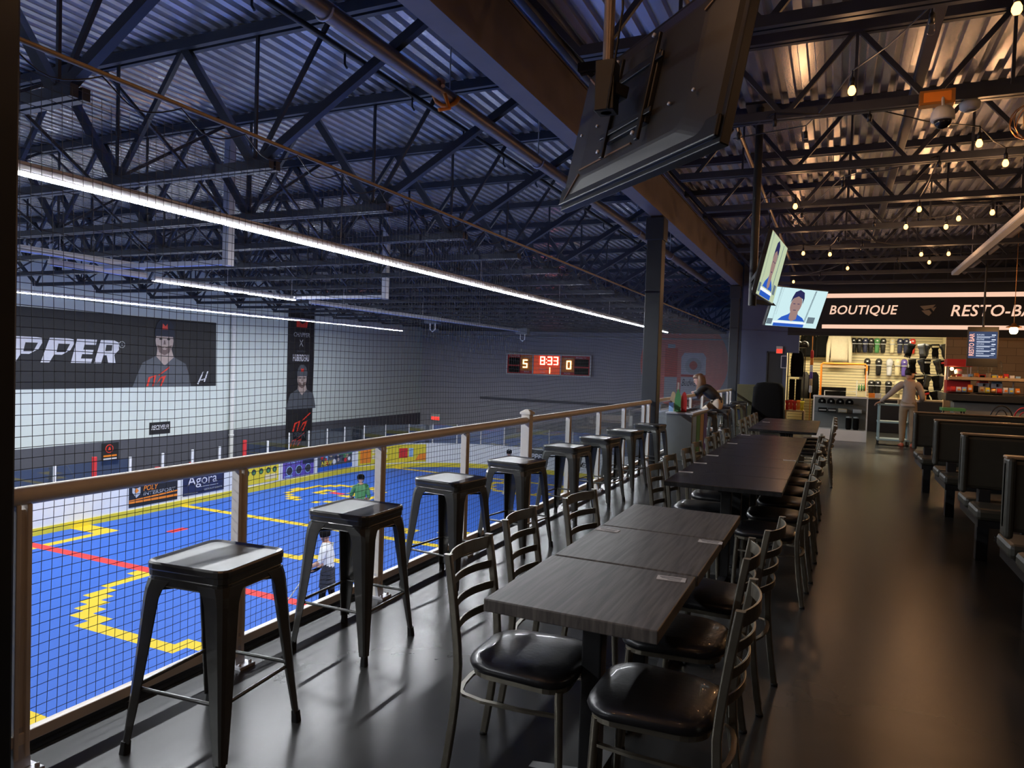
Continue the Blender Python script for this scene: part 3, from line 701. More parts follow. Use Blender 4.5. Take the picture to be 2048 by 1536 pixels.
# mural
t = thing('wall_mural', 'round red beer mural with cans and script lettering on the far wall', 'mural', (-7.2, 36.99, 1.9))
def disc(mbm, cx, cz, rx, rz, y, m_, name, n=40): mb = MB(); mb.extr([(cx + rx * math.cos(2 * PI * k / n), y, cz + rz * math.sin(2 * PI * k / n)) for k in range(n)], (0, -.004, 0)); mb.build(name, m_, t)
disc(None, 0, 0, 2.25, 2.35, -.002, 'mural', 'red_disc', 56)
def rect(x0, z0, x1, z1, y, m_, name): MB().box(x0, y - .004, z0, x1, y, z1).build(name, m_, t)
rect(-.95, -2.0, -.3, -.75, -.01, 'silver', 'printed_bottle'); rect(-.95, -.75, -.3, .75, -.01, 'bannerR', 'printed_bottle'); rect(-.82, .75, -.44, .95, -.01, 'silver', 'printed_bottle')
mb = MB(); mb.extr([(-.1, -.01, -1.9), (1.15, -.01, -1.9), (1.15, -.01, .3), (1.0, -.01, .52), (.05, -.01, .52), (-.1, -.01, .3)], (0, -.004, 0)); mb.build('printed_can', 'bannerW', t)
disc(None, .52, -.15, .42, .42, -.016, 'silver', 'printed_label'); disc(None, .52, -.12, .2, .22, -.022, 'redp', 'printed_label'); rect(-.1, -.72, 1.15, -.6, -.017, 'redp', 'printed_stripe')
mb = MB(); text(mb, 'Budweiser', (-.05, -.03, -1.2), (1, 0, .03), (0, 0, 1), 1.15, .36, shear=.4); mb.build('lettering', 'navy', t)
mb = MB(); text(mb, 'Original', (-1.1, -.03, 1.35), (1, 0, .06), (0, 0, 1), 2.0, .42, shear=.4, bold=.02); mb.build('lettering', 'bannerW', t)
# far wall details
t = thing('exit_sign', 'small white and red exit sign on the far wall of the rink', 'exit sign', (-21.85, 36.9, -2.0)); MB().cbox((0, 0, .2), (.62, .06, .4)).build('case', 'white', t); MB().box(-.28, -.034, .02, .28, -.03, .22).build('panel', 'exit', t)
mb = MB(); text(mb, 'SORTIE', (-.26, -.036, .07), (1, 0, 0), (0, 0, 1), .52, .12); mb.build('lettering', 'bannerW', t)
sbox('trim_1', (-18.9, 36.9, -.55, -3, 37, -.42), 'dado'); sbox('trim_2', (-18.9, 36.9, -.95, -3, 37, -.9), 'silver')
mb = MB(); mb.tube([(-22.9, 36.9, 3.12), (-3, 36.9, 3.12)], .03, 6); tag(mb.build('wall_pipe', 'silver'), 'thin pale pipe running along the far wall above the scoreboard', 'pipe')
# ------------------------------------------------------------------ guard railing
def railing(y0, y1, posts, lab, newel=None, glassy=True, start=False):
    t = thing('guard_railing', lab, 'railing', (-2.72, y0, 0))
    MB().tube([(0, 0, 1.03), (0, y1 - y0, 1.03)], .036, 14).build('handrail', 'rail', t)
    MB().cbox((0, (y1 - y0) / 2, .12), (.04, y1 - y0, .045)).build('bottom_rail', 'rail', t, bevel=.004)
    for y in posts:
        y -= y0
        mb = MB(); mb.cbox((0, y - .02, .505), (.05, .018, .99)); mb.cbox((0, y + .02, .505), (.05, .018, .99)); mb.cbox((0, y, .5), (.02, .03, .96)); mb.build('post', 'rail', t, bevel=.003)
        mb = MB(); mb.cbox((.02, y, .006), (.12, .1, .012)); mb.bar((.02, y, .012), (.0, y, .16), .06, .02)
        for sy in (-.035, .035): mb.lathe([(.009, 0), (.009, .012), (0, .014)], (.06, y + sy, .012), 6)
        mb.build('post_base', 'housing', t)
    if newel is not None:
        y = newel - y0
        mb = MB(); mb.cbox((0, y, .545), (.09, .09, 1.09)); mb.build('newel_post', 'rail', t, bevel=.006)
        MB().loft([rrect(.115, .115, .01, z, cy=y) for z in (1.09, 1.11)] + [rrect(.04, .04, .01, 1.135, cy=y)]).build('newel_cap', 'rail', t)
    ps = sorted(list(posts) + ([newel] if newel else []))
    if glassy:
        for a, b in zip(ps[:-1], ps[1:]):
            MB().box(-.004, a - y0 + .035, .16, .004, b - y0 - .035, .96).build('glass_panel', 'glass', t)
    return t
railing(1.56, 6.3, (1.62, 2.68, 3.9, 5.08), 'nearest run of tan metal guard railing, up to the thick capped post', None, False)
railing(6.3, 11.34, (7.53, 8.65, 9.82, 10.95, 11.28), 'middle run of metal guard railing with glass, from the thick capped post to the column', 6.34)
railing(11.72, 21.1, (11.85, 13.4, 14.9, 16.3, 17.7, 19.2, 20.4, 21.0), 'farthest run of metal guard railing, beyond the column where a woman leans')
mb = MB(); mb.box(-2.9, -3, -.32, -2.83, 22, .05); mb.box(-2.83, -3, 0, -2.80, 22, .008)
struct(mb.build('trim_slab_edge', 'black'))

# ------------------------------------------------------------------ metal bar stool
def make_stool():
    t = thing('bar_stool', '', 'bar stool')
    W = .385
    mb = MB()
    mb.loft([rrect(W - .02, W - .02, .04, .70), rrect(W, W, .045, .705), rrect(W, W, .045, .728), rrect(W + .008, W + .008, .05, .732), rrect(W + .008, W + .008, .05, .752),
             rrect(W - .004, W - .004, .045, .760), rrect(W - .02, W - .02, .04, .757), rrect(W - .04, W - .04, .035, .753), rrect(.04, .04, .012, .7535)], 0, True, False)
    mb.build('seat', 'gun', t, bevel=.002)
    MB().loft([rrect(W + .002, W + .002, .05, .668), rrect(W - .002, W - .002, .05, .672), rrect(W - .006, W - .006, .05, .70), rrect(W - .01, W - .01, .05, .705)], 0, True).build('apron', 'gun', t)
    for sx in (-1, 1):
        for sy in (-1, 1):
            rings = []
            for z, a, c in ((.69, .125, .192), (.655, .10, .197), (.62, .088, .2), (.45, .074, .211), (.2, .052, .228), (.045, .036, .24)):
                # rounded L section, outer corner at (c,c)
                th = .006; k = a * .32
                pr = [(c - a, c), (c - k, c), (c - k * .3, c - k * .3), (c, c - k), (c, c - a), (c - th, c - a), (c - th - k * .2, c - k - th * .5), (c - k * .55 - th * .3, c - k * .55 - th * .3), (c - k - th * .5, c - th - k * .2), (c - a, c - th)]
                R = [V((sx * x, sy * y, z)) for x, y in pr]
                rings.append(R if sx * sy > 0 else R[::-1])
            lg = MB().loft(rings, 0, True).build('leg', 'gun', t)
            c = .228
            MB().loft([rrect(.034, .034, .008, 0, cx=sx * (c + .003), cy=sy * (c + .003)), rrect(.03, .03, .008, .05, cx=sx * c, cy=sy * c)], 0).build('rubber_foot', 'rubber', lg)
    for z, r, c in ((.26, .008, .212), ):
        for (p, q) in (((-c, -c), (c, -c)), ((-c, c), (c, c)), ((-c, -c), (-c, c)), ((c, -c), (c, c))):
            MB().tube([(p[0], p[1], z), (q[0], q[1], z)], r, 8).build('foot_rest', 'gun', t)
    mb = MB(); c = .18; mb.tube([(-c, -c, .64), (c, c, .64)], .006, 6); mb.tube([(-c, c, .63), (c, -c, .63)], .006, 6); mb.build('cross_brace', 'gun', t)
    return t
stool = make_stool()
ST = [(-2.27, 2.13, .1), (-2.38, 3.2, .03), (-2.45, 4.38, -.12), (-2.45, 5.52, -.14), (-2.48, 6.85, -.12), (-2.46, 7.9, -.1), (-2.48, 9.05, -.14), (-2.44, 10.25, -.1)]
for k, (x, y, a) in enumerate(ST):
    lab = 'gunmetal bar stool along the railing, %s from the camera' % ORD[k]
    if k == 0: stool.location = (x, y, 0); stool.rotation_euler.z = a; stool['label'] = lab; stool['group'] = 'bar stools along the railing'
    else: dup(stool, (x, y, 0), a, lab)
ST2 = [(-2.3, 14.35, .2, 'gunmetal bar stool just past the sorting station'), (-2.2, 15.45, 0, 'gunmetal bar stool the leaning woman sits on'), (-2.35, 16.7, .1, 'gunmetal bar stool behind the leaning woman'),
       (-2.3, 17.8, -.2, 'gunmetal bar stool second behind the leaning woman'), (-2.25, 18.9, .1, 'gunmetal bar stool beside the olive cabinet, nearer of two'), (-2.35, 19.9, 0, 'farthest gunmetal bar stool, beside the olive cabinet')]
for x, y, a, lab in ST2: dup(stool, (x, y, 0), a, lab)

# ------------------------------------------------------------------ ladder back chair (faces +x)
def make_chair():
    t = thing('ladder_back_chair', '', 'chair')
    rings = []
    def sp(w, d, r, z, f=.86):
        R = rrect(w, d, r, z, 5); return [V((p.x + .01, p.y * (1 if p.x > 0 else f + (1 - f) * (1 + p.x / (w / 2))), p.z)) for p in R]
    MB().loft([sp(.38, .38, .08, .43), sp(.41, .415, .1, .437), sp(.425, .43, .11, .452), sp(.415, .42, .11, .468), sp(.37, .37, .1, .482), sp(.27, .27, .09, .49), sp(.1, .1, .04, .494)], 0, True, True).build('seat', 'vinyl', t)
    MB().loft([sp(.385, .385, .08, .412), sp(.385, .385, .08, .43)], 0).build('seat_frame', 'chrome', t)
    def back(z):
        if z < .45: return -.215 - .05 * ((.45 - z) / .45) ** 1.6
        return -.215 - .055 * ((z - .45) / .41) ** 1.3
    for s in (-1, 1):
        pts = [(back(z), s * .185, z) for z in (0.008, .1, .2, .3, .38, .45, .52, .6, .7, .8, .858)]
        lg = MB()
        R = []
        for x, y, z in pts: R.append(rrect(.03, .024, .005, z, 2, x, y))
        lg.loft(R).build('back_leg', 'chrome', t)
        MB().lathe([(.017, 0), (.017, .012), (.012, .014)], (back(0), s * .185, 0), 8).build('foot_cap', 'rubber', t)
        MB().tube([(.175, s * .165, .42), (.185, s * .172, .2), (.192, s * .178, .01)], [.016, .015, .012], 10).build('front_leg', 'chrome', t)
        MB().lathe([(.015, 0), (.015, .014), (.01, .016)], (.192, s * .178, 0), 8).build('foot_cap', 'rubber', t)
    for z, h in ((.825, .05), (.735, .032), (.65, .032), (.565, .032)):
        x = back(z); R = []
        for k in range(13):
            u = -1 + 2 * k / 12; xx = x - .045 * (1 - u * u); y = u * .18
            R.append([V((xx - .004, y, z - h / 2)), V((xx + .004, y, z - h / 2)), V((xx + .004, y, z + h / 2)), V((xx - .004, y, z + h / 2))])
        MB().loft(R).build('back_slat', 'chrome', t, bevel=.0015)
    pts = [(.185, .165, .33)] + [(x, y, .33) for x, y in ((.05, .18), (-.12, .18))] + [(-.2 - .045 * math.cos(a), .16 * math.sin(a), .33) for a in [PI / 2 - k * PI / 6 for k in range(7)]] + [(-.12, -.18, .33), (.05, -.18, .33), (.185, -.165, .33)]
    mb = MB(); R = []
    for i, p in enumerate(pts):
        a = V(pts[max(i - 1, 0)]); b = V(pts[min(i + 1, len(pts) - 1)]); d = (b - a).normalized(); n_ = V((d.y, -d.x, 0)) * .009; p = V(p)
        R.append([p - n_ - V((0, 0, .005)), p + n_ - V((0, 0, .005)), p + n_ + V((0, 0, .005)), p - n_ + V((0, 0, .005))])
    mb.loft(R); mb.build('ring_stretcher', 'chrome', t)
    return t
chair = make_chair()
CH = []
for k, (y, x, a) in enumerate(((2.5, -1.03, .04), (3.15, -1.1, .05), (3.76, -1.02, -.12))): CH.append((x, y, a, 'ladder-back chair on the railing side of the grey wood tables, %s from the camera' % ORD[k], 'chairs at the grey wood tables'))
for k, (y, x, a) in enumerate(((2.4, -.5, PI), (3.02, -.56, PI + .05), (3.62, -.5, PI - .1))): CH.append((x, y, a, 'ladder-back chair on the aisle side of the grey wood tables, %s from the camera' % ORD[k], 'chairs at the grey wood tables'))
for k in range(7):
    y = 5.26 + k * .63
    CH.append((-.94 - .02 * (k % 2), y, .03 * ((k * 7) % 3 - 1), 'ladder-back chair on the railing side of the long black table row, %s from the camera' % ORD[k], 'chairs at the long black table row'))
    CH.append((-.40 + .02 * (k % 3), y + .05, PI + .04 * ((k * 5) % 3 - 1), 'ladder-back chair on the aisle side of the long black table row, %s from the camera' % ORD[k], 'chairs at the long black table row'))
for k in range(4):
    y = 10.95 + k * .68
    CH.append((-.98, y, 0, 'ladder-back chair on the railing side of the far dark tables, %s from the camera' % ORD[k], 'chairs at the far dark tables'))
    CH.append((-.26, y, PI, 'ladder-back chair on the aisle side of the far dark tables, %s from the camera' % ORD[k], 'chairs at the far dark tables'))
for k, (x, y, a, lab, g) in enumerate(CH):
    if k == 0: chair.location = (x, y, 0); chair.rotation_euler.z = a; chair['label'] = lab; chair['group'] = g
    else: dup(chair, (x, y, 0), a, lab, g)

# ------------------------------------------------------------------ tables
def make_table(w, d, m, th=.045):
    t = thing('restaurant_table', '', 'table')
    MB().cbox((0, 0, .76 - th / 2), (w, d, th)).build('tabletop', m, t, bevel=.004)
    MB().cbox((0, 0, .37), (.075, .075, .69)).build('pedestal', 'black', t, bevel=.006)
    MB().cbox((0, 0, .706), (w * .6, .07, .018)).cbox((0, 0, .706), (.07, d * .6, .018)).build('top_bracket', 'black', t)
    mb = MB()
    for a in range(4):
        c, s = math.cos(a * PI / 2), math.sin(a * PI / 2)
        mb.loft([[V((c * x - s * y, s * x + c * y, z)) for x, y, z in R] for R in
                 ([(.03, -.03, .014), (.03, .03, .014), (.03, .03, .05), (.03, -.03, .05)], [(.24, -.022, .012), (.24, .022, .012), (.24, .022, .028), (.24, -.022, .028)])])
        mb.lathe([(.016, 0), (.016, .014)], (c * .23, s * .23, 0), 8)
    mb.build('cross_base', 'black', t)
    return t
def place_tables(proto, spots, group):
    for k, (x, y, lab) in enumerate(spots):
        if k == 0: proto.location = (x, y, 0); proto['label'] = lab; proto['group'] = group
        else: dup(proto, (x, y, 0), None, lab)
place_tables(make_table(.61, .655, 'wood'), [(-.77 + (k - 1) * .006, 2.515 + .667 * k + (.004 if k else 0), 'grey wood-grain table, %s' % ('nearest of the three', 'middle of the three', 'farthest of the three')[k]) for k in range(3)], 'grey wood-grain tables')
place_tables(make_table(.81, .635, 'darktop', .035), [(-.705, 5.47 + .643 * k, 'black-topped table in the long row, %s from the camera' % ORD[k]) for k in range(7)], 'black tables in the long row')
t3 = make_table(.9, .66, 'darktop', .035)
place_tables(t3, [(-.66, 10.95 + .68 * k, 'black-topped table in the far group, %s from the camera' % ORD[k]) for k in range(4)], 'black tables in the far group')
# paper cards lying on the tables
def card(x, y, a, lab, z=.76, s=1.0):
    t = thing('table_card', lab, 'card', (x, y, z), a, 'small printed cards on the tables')
    MB().cbox((0, 0, .001), (.11 * s, .055 * s, .0018)).build('paper', 'card', t)
    mb = MB(); mb.cbox((-.002, .012, .0021), (.085 * s, .008, .0004)); mb.cbox((0, -.004, .0021), (.075 * s, .006, .0004)); mb.cbox((.012, -.018, .0021), (.05 * s, .005, .0004)); mb.build('print', 'cardp', t)
for x, y, a, lab in ((-.55, 2.76, .1, 'white card on the nearest grey wood table'), (-.51, 3.45, .05, 'white card on the aisle side of the middle grey wood table'), (-1.005, 3.42, -.05, 'white card on the railing side of the middle grey wood table'),
    (-1.055, 5.7, .1, 'white card on the first black table, at its railing edge'), (-1.05, 6.33, .1, 'white card on the second black table, at its railing edge'), (-1.045, 6.97, 0, 'white card on the third black table, at its railing edge'),
    (-1.03, 8.28, 0, 'white card on the fifth black table, at its railing edge'), (-1.02, 9.5, 0, 'white card on the seventh black table, at its railing edge'), (-.36, 7.07, .1, 'white card on the aisle edge of the third black table'),
    (-1.0, 12.2, 0, 'white card on the far group of dark tables')): card(x, y, a, lab)

# ------------------------------------------------------------------ booths by the right side
def make_booth():
    t = thing('booth_bench', '', 'booth bench')
    L = 2.6
    mb = MB(); mb.loft([[V((0, y, z)) for y, z in R] for R in ()]) if False else None
    mb.box(0, -.05, .62, L, .05, 1.08); mb.build('back_pad', 'seat', t, bevel=.03)
    MB().box(-.005, -.055, 1.08, L, .055, 1.1).build('top_piping', 'trimm', t, bevel=.008)
    MB().box(.0, -.075, .58, .05, .075, 1.09).build('end_panel', 'seat', t, bevel=.02)
    MB().box(.06, -.5, .42, L, -.08, .52).build('seat_pad', 'seat', t, bevel=.03); MB().box(.06, .08, .42, L, .5, .52).build('seat_pad', 'seat', t, bevel=.03)
    MB().box(.08, -.46, .36, L, .46, .43).build('seat_frame', 'black', t)
    for x in (.14, 2.3): MB().box(x, -.05, 0, x + .09, .05, .62).build('leg', 'black', t, bevel=.005)
    return t
b = make_booth()
BO = [(1.0, 5.38, 'nearest dark booth bench at the right edge'), (1.03, 7.33, 'second dark booth bench from the camera'), (1.05, 9.4, 'third dark booth bench from the camera'), (1.0, 11.2, 'farthest dark booth bench, next to the shop')]
for k, (x, y, lab) in enumerate(BO):
    if k == 0: b.location = (x, y, 0); b['label'] = lab; b['group'] = 'booth benches'
    else: dup(b, (x, y, 0), None, lab)
bt = None
for k, (y, lab) in enumerate(((6.35, 'dark booth table between the nearest two booth benches'), (8.36, 'dark booth table between the second and third booth benches'), (10.3, 'dark booth table between the third and farthest booth benches'))):
    if bt is None:
        bt = thing('booth_table', lab, 'table', (1.25, y, 0), 0, 'booth tables')
        MB().box(0, -.33, .72, 1.9, .33, .76).build('tabletop', 'darktop', bt, bevel=.006); MB().cbox((.5, 0, .37), (.08, .08, .7)).build('pedestal', 'black', bt); MB().cbox((.5, 0, .012), (.5, .1, .024)).build('base', 'black', bt); MB().cbox((1.5, 0, .37), (.08, .08, .7)).build('pedestal', 'black', bt)
    else: dup(bt, (1.25, y, 0), None, lab)

# ------------------------------------------------------------------ televisions
def tv_frame(c, psi, th):
    u = V((math.cos(psi), math.sin(psi), 0)); n_ = V((math.sin(psi) * math.cos(th), -math.cos(psi) * math.cos(th), -math.sin(th))); v = n_.cross(u)
    if v.z < 0: v = -v
    # columns: local x = u, local y = -n (into the set), local z = v
    return Matrix(((u.x, -n_.x, v.x, c[0]), (u.y, -n_.y, v.y, c[1]), (u.z, -n_.z, v.z, c[2]), (0, 0, 0, 1)))
def screen_face(t, w_, h_, green):
    y = -.012
    def R(x0, z0, x1, z1, m_, nm, k=0): MB().box((x0 - .5) * w_, y - .001 - k * .0006, (z0 - .5) * h_, (x1 - .5) * w_, y - k * .0006, (z1 - .5) * h_).build(nm, m_, t)
    def P(pts, m_, nm, k=1): mb = MB(); mb.extr([((a - .5) * w_, y - k * .0006, (b_ - .5) * h_) for a, b_ in pts], (0, -.0004, 0)); mb.build(nm, m_, t)
    R(.01, .015, .99, .985, 'tvgreen' if green else 'tvsky', 'picture')
    P([(.70, .12), (.73, .12), (.78, .97), (.75, .97)], 'tvgrey', 'window_bar'); P([(.10, .2), (.12, .2), (.12, .98), (.09, .98)], 'tvgrey', 'window_bar'); P([(.14, .3), (.15, .3), (.15, .98), (.14, .98)], 'tvgrey', 'window_bar')
    P([(.2, .17), (.72, .17), (.66, .26), (.56, .33), (.52, .38), (.4, .38), (.36, .33), (.26, .26)], 'tvblue', 'shirt', 2)
    P([(.39, .4), (.4, .22), (.46, .16), (.54, .22), (.54, .4)], 'tvskin', 'neck', 3)
    P([(.46 + .105 * math.cos(a), .58 + .24 * math.sin(a)) for a in [k * PI / 9 for k in range(18)]], 'tvskin', 'face', 4)
    P([(.34, .62), (.355, .78), (.38, .9), (.46, .96), (.55, .9), (.58, .76), (.575, .6), (.55, .74), (.46, .8), (.38, .74)], 'tvhair', 'hair', 5)
    for x in (.42, .5): P([(x - .022, .6), (x + .022, .6), (x + .02, .615), (x - .02, .615)], 'tvhair', 'eye', 6)
    P([(.43, .44), (.49, .44), (.485, .455), (.435, .455)], 'tvhair', 'mouth', 6)
    R(.12, .1, .75, .15, 'tvwht', 'caption_bar', 7); R(.14, .02, .72, .1, 'tvblue', 'caption_bar', 7); R(.01, .06, .11, .2, 'tvgrey', 'logo_box', 7); R(.76, .14, .9, .3, 'tvgrey', 'picture_inset', 7)
def tv(name, c, psi, th, w_, lab, lit=True, green=False):
    h_ = w_ * .5625; t = thing(name, lab, 'television'); t.matrix_world = tv_frame(c, psi, th)
    MB().box(-w_ / 2, -.01, -h_ / 2, w_ / 2, .03, h_ / 2).build('screen_frame', 'black', t, bevel=.004)
    if lit: screen_face(t, w_, h_, green)
    else: MB().box(-w_ / 2 + .01, -.013, -h_ / 2 + .015, w_ / 2 - .01, -.011, h_ / 2 - .015).build('screen', 'glassy', t)
    def rr_(w0, h0, r, y): return [V((p.x, y, p.y)) for p in rrect(w0, h0, r, 0)][::-1]
    MB().loft([rr_(w_ * .96, h_ * .94, .03, .03), rr_(w_ * .94, h_ * .9, .05, .045), rr_(w_ * .7, h_ * .72, .06, .062), rr_(w_ * .66, h_ * .68, .06, .064)], 0, True).build('rear_housing', 'tvback', t)
    MB().box(-.16, .062, -.15, .16, .085, .15).build('wall_plate', 'black', t, bevel=.004)
    return t
tvA = tv('television', (-.755, 2.921, 2.664), math.radians(136.3), math.radians(11.8), 1.22, 'large black television seen from behind, hanging from the roof near the camera', False)
w_, h_ = 1.22, .686
mb = MB()
for x in (-.14, .14): mb.box(x - .012, .085, -.22, x + .012, .1, .22)
mb.box(-.2, .085, .1, .2, .095, .125); mb.box(-.2, .085, -.125, .2, .095, -.1); mb.build('mount_bracket', 'black', tvA, bevel=.003)
mb = MB(); mb.box(-w_ / 2 + .01, .031, -h_ / 2 + .02, w_ / 2 - .01, .05, -h_ / 2 + .1); mb.build('rear_ledge', 'black', tvA, bevel=.006)
mb = MB()
for x in (-.45, -.3, .3, .45): mb.lathe([(.007, 0), (.007, .008)], (0, 0, 0), 8, T=Matrix.Translation((x, .07, -.12 + .1 * (x > 0))) @ Matrix.Rotation(-PI / 2, 4, 'X'))
for x in (-.14, .14):
    for z in (-.2, .2): mb.lathe([(.009, 0), (.009, .01)], (0, 0, 0), 8, T=Matrix.Translation((x, .11, z)) @ Matrix.Rotation(-PI / 2, 4, 'X'))
mb.build('screw', 'housing', tvA)
for p_, q_ in (((-.05, .066, -.2), (.4, .066, -.2)), ((-.4, .066, .2), (-.56, .044, .31)), ((.4, .066, .2), (.56, .044, .31)), ((.4, .066, -.22), (.56, .044, -.31))): MB().bar(p_, q_, .01, .008).build('moulded_rib', 'trimm', tvA)
# mount arm and pole belong to the ceiling mount, a thing of its own
m_ = tv_frame((-.755, 2.921, 2.664), math.radians(136.3), math.radians(11.8))
pb = m_ @ V((0, .2, 0)); 
t = thing('ceiling_mount', 'round brown pole holding the large near television from the roof', 'tv mount', (pb.x, pb.y, 4.0))
MB().tube([(0, 0, .7), (0, 0, pb.z - 4.0 - .1)], .022, 14).build('pole', 'pipe', t); MB().cbox((0, 0, .72), (.18, .18, .02)).build('ceiling_plate', 'black', t)
q = m_ @ V((0, .118, 0)); mb = MB(); mb.bar((0, 0, pb.z - 4), tuple(q - V((pb.x, pb.y, 4.0))), .07, .05); mb.cbox((0, 0, pb.z - 4.0), (.08, .08, .2)); mb.build('tilt_head', 'black', t, bevel=.004)
mb = MB(); mb.tube([(.03, 0, .6), (.05, .01, .1), (.03, 0, -.5), (.06, -.02, -1.0), (.02, -.05, pb.z - 4.0 - .1)], .005, 5); mb.build('cable', 'black', t)
c2_, s2_ = (-.66, 7.9, 2.655), math.radians(86.5)
tvB = tv('television', c2_, s2_, math.radians(12.4), 1.14, 'lit television seen almost edge-on, hanging above the far dark tables', True, True)
c3_ = (-.479, 9.4, 2.377)
tvC = tv('television', c3_, math.radians(50.6), math.radians(20), .885, 'lit television facing the camera, showing a man in a blue shirt')
t = thing('ceiling_mount', 'thick dark pole holding the two lit televisions from the roof', 'tv mount', (-.93, 8.75, 4.0))
MB().tube([(0, 0, .7), (0, 0, -1.65)], .045, 14).build('pole', 'black', t)
MB().cbox((0, 0, .66), (.3, .3, .03)).build('ceiling_plate', 'black', t)
q1 = tvB.matrix_world @ V((0, .085, 0)); q2 = tvC.matrix_world @ V((0, .085, 0)); o_ = V((-.93, 8.75, 4.0))
MB().bar((0, 0, -1.36), tuple(q1 - o_), .06, .05).build('arm', 'black', t); MB().bar((0, 0, -1.6), tuple(q2 - o_), .06, .05).build('arm', 'black', t)
# ------------------------------------------------------------------ festoon lights
def bulb_prim(lit):
    pass
BULBS = [(.91, 5.24, 1), (.47, 5.36, 0), (.02, 6.3, 1), (-.62, 7.09, 0), (.18, 7.23, 0), (-.98, 7.38, 0), (-.37, 7.55, 0), (1.16, 8.1, 1), (1.52, 8.92, 1), (.93, 9.03, 0), (-.02, 9.62, 0), (-.6, 10.41, 1), (.93, 11.04, 1), (-.56, 11.39, 0),
    (1.84, 11.5, 1), (1.49, 11.81, 1), (.87, 12.28, 1), (.44, 12.33, 0), (1.41, 12.42, 1), (-.06, 13.6, 0), (.33, 14.17, 0), (-.66, 14.53, 1), (-.2, 14.75, 1), (1.34, 15.09, 1), (1.78, 15.13, 1), (1.58, 16.17, 1), (1.04, 16.34, 0), (.13, 16.76, 1), (-.44, 18.31, 0), (-1.06, 19.01, 1)]
strings = [([0, 1, 2, 6], 'nearest string of festoon bulbs above the grey wood tables'), ([5, 3, 4, 7, 8], 'second string of festoon bulbs from the camera, mostly unlit'), ([13, 11, 10, 9, 12, 14], 'third string of festoon bulbs from the camera'), ([17, 16, 18, 15], 'short fourth string of festoon bulbs over the aisle'),
    ([21, 22, 19, 20, 23, 24], 'fifth string of festoon bulbs from the camera'), ([29, 28, 27, 26, 25], 'farthest string of festoon bulbs, ending near the televisions')]
extra = [(3.2, 6.0, 1), (4.6, 9.5, 1), (3.6, 13, 1), (2.2, 2.6, 1), (.2, 1.2, 1), (4.2, 2.0, 1), (1.2, -1.0, 1), (-1.4, .4, 1), (-1.5, 2.3, 1), (-.8, -1.2, 1), (-1.9, -.6, 1)]   # festoon continued out of view, its last bulbs added to brighten the railing
bulb_me = sock_me = un_me = None
def hang_bulb(t, x, y, z, lit, hot=False):
    global bulb_me, sock_me, un_me
    if sock_me is None:
        o = MB().lathe([(.014, .03), (.02, .03), (.02, .09), (.012, .1), (.006, .11), (.006, .16)], (0, 0, 0), 10).build('socket', 'black', t); sock_me = o.data
    else: o = bpy.data.objects.new('socket', sock_me); COL.objects.link(o); o.parent = t
    o.location = (x, y, z)
    prof = [(.003, -.045), (.02, -.038), (.03, -.018), (.029, .002), (.02, .022), (.014, .034)]
    if lit:
        if bulb_me is None: b_ = MB().lathe(prof, (0, 0, 0), 12).build('bulb', 'bulb', t); bulb_me = b_.data
        else: b_ = bpy.data.objects.new('bulb', bulb_me); COL.objects.link(b_); b_.parent = t
        b_['label'] = 'lit bulb'
        ld = bpy.data.lights.new('bulb_light', 'POINT'); ld.energy = BULB; ld.color = (1, .52, .24); ld.shadow_soft_size = .05
        lo = bpy.data.objects.new('bulb_light', ld); COL.objects.link(lo); lo.parent = t; lo.location = (x, y, z - .1)
    else:
        if un_me is None: b_ = MB().lathe(prof, (0, 0, 0), 12).build('bulb', 'glass', t); un_me = b_.data
        else: b_ = bpy.data.objects.new('bulb', un_me); COL.objects.link(b_); b_.parent = t
    b_.location = (x, y, z)
ZBU = 3.85
for idx, lab in strings:
    P0 = [BULBS[i] for i in idx]; P0 = sorted(P0, key=lambda p: p[0]); bx, by, _ = P0[0]
    t = thing('string_light', lab, 'string lights', (bx, by, ZBU))
    mb = MB(); pts = [(-.7, .1, .13)]
    for i, (x, y, l) in enumerate(P0):
        if i: px_, py_, _ = P0[i - 1]; pts.append(((x + px_) / 2 - bx, (y + py_) / 2 - by, .12))
        pts.append((x - bx, y - by, .155)); hang_bulb(t, x - bx, y - by, 0, l)
    x, y, _ = P0[-1]; pts.append((x - bx + .8, y - by - .1, .13)); mb.tube(pts, .006, 5)
    mb.build('cable', 'black', t)
t = thing('string_light', 'string of lit festoon bulbs out of view above and beside the camera, some added to brighten the railing', 'string lights', (0, 0, ZBU))
for x, y, l in extra: hang_bulb(t, x, y, 0, l)
mb = MB(); mb.tube([(x, y, .155) for x, y, l in sorted(extra)], .006, 5); mb.build('cable', 'black', t)

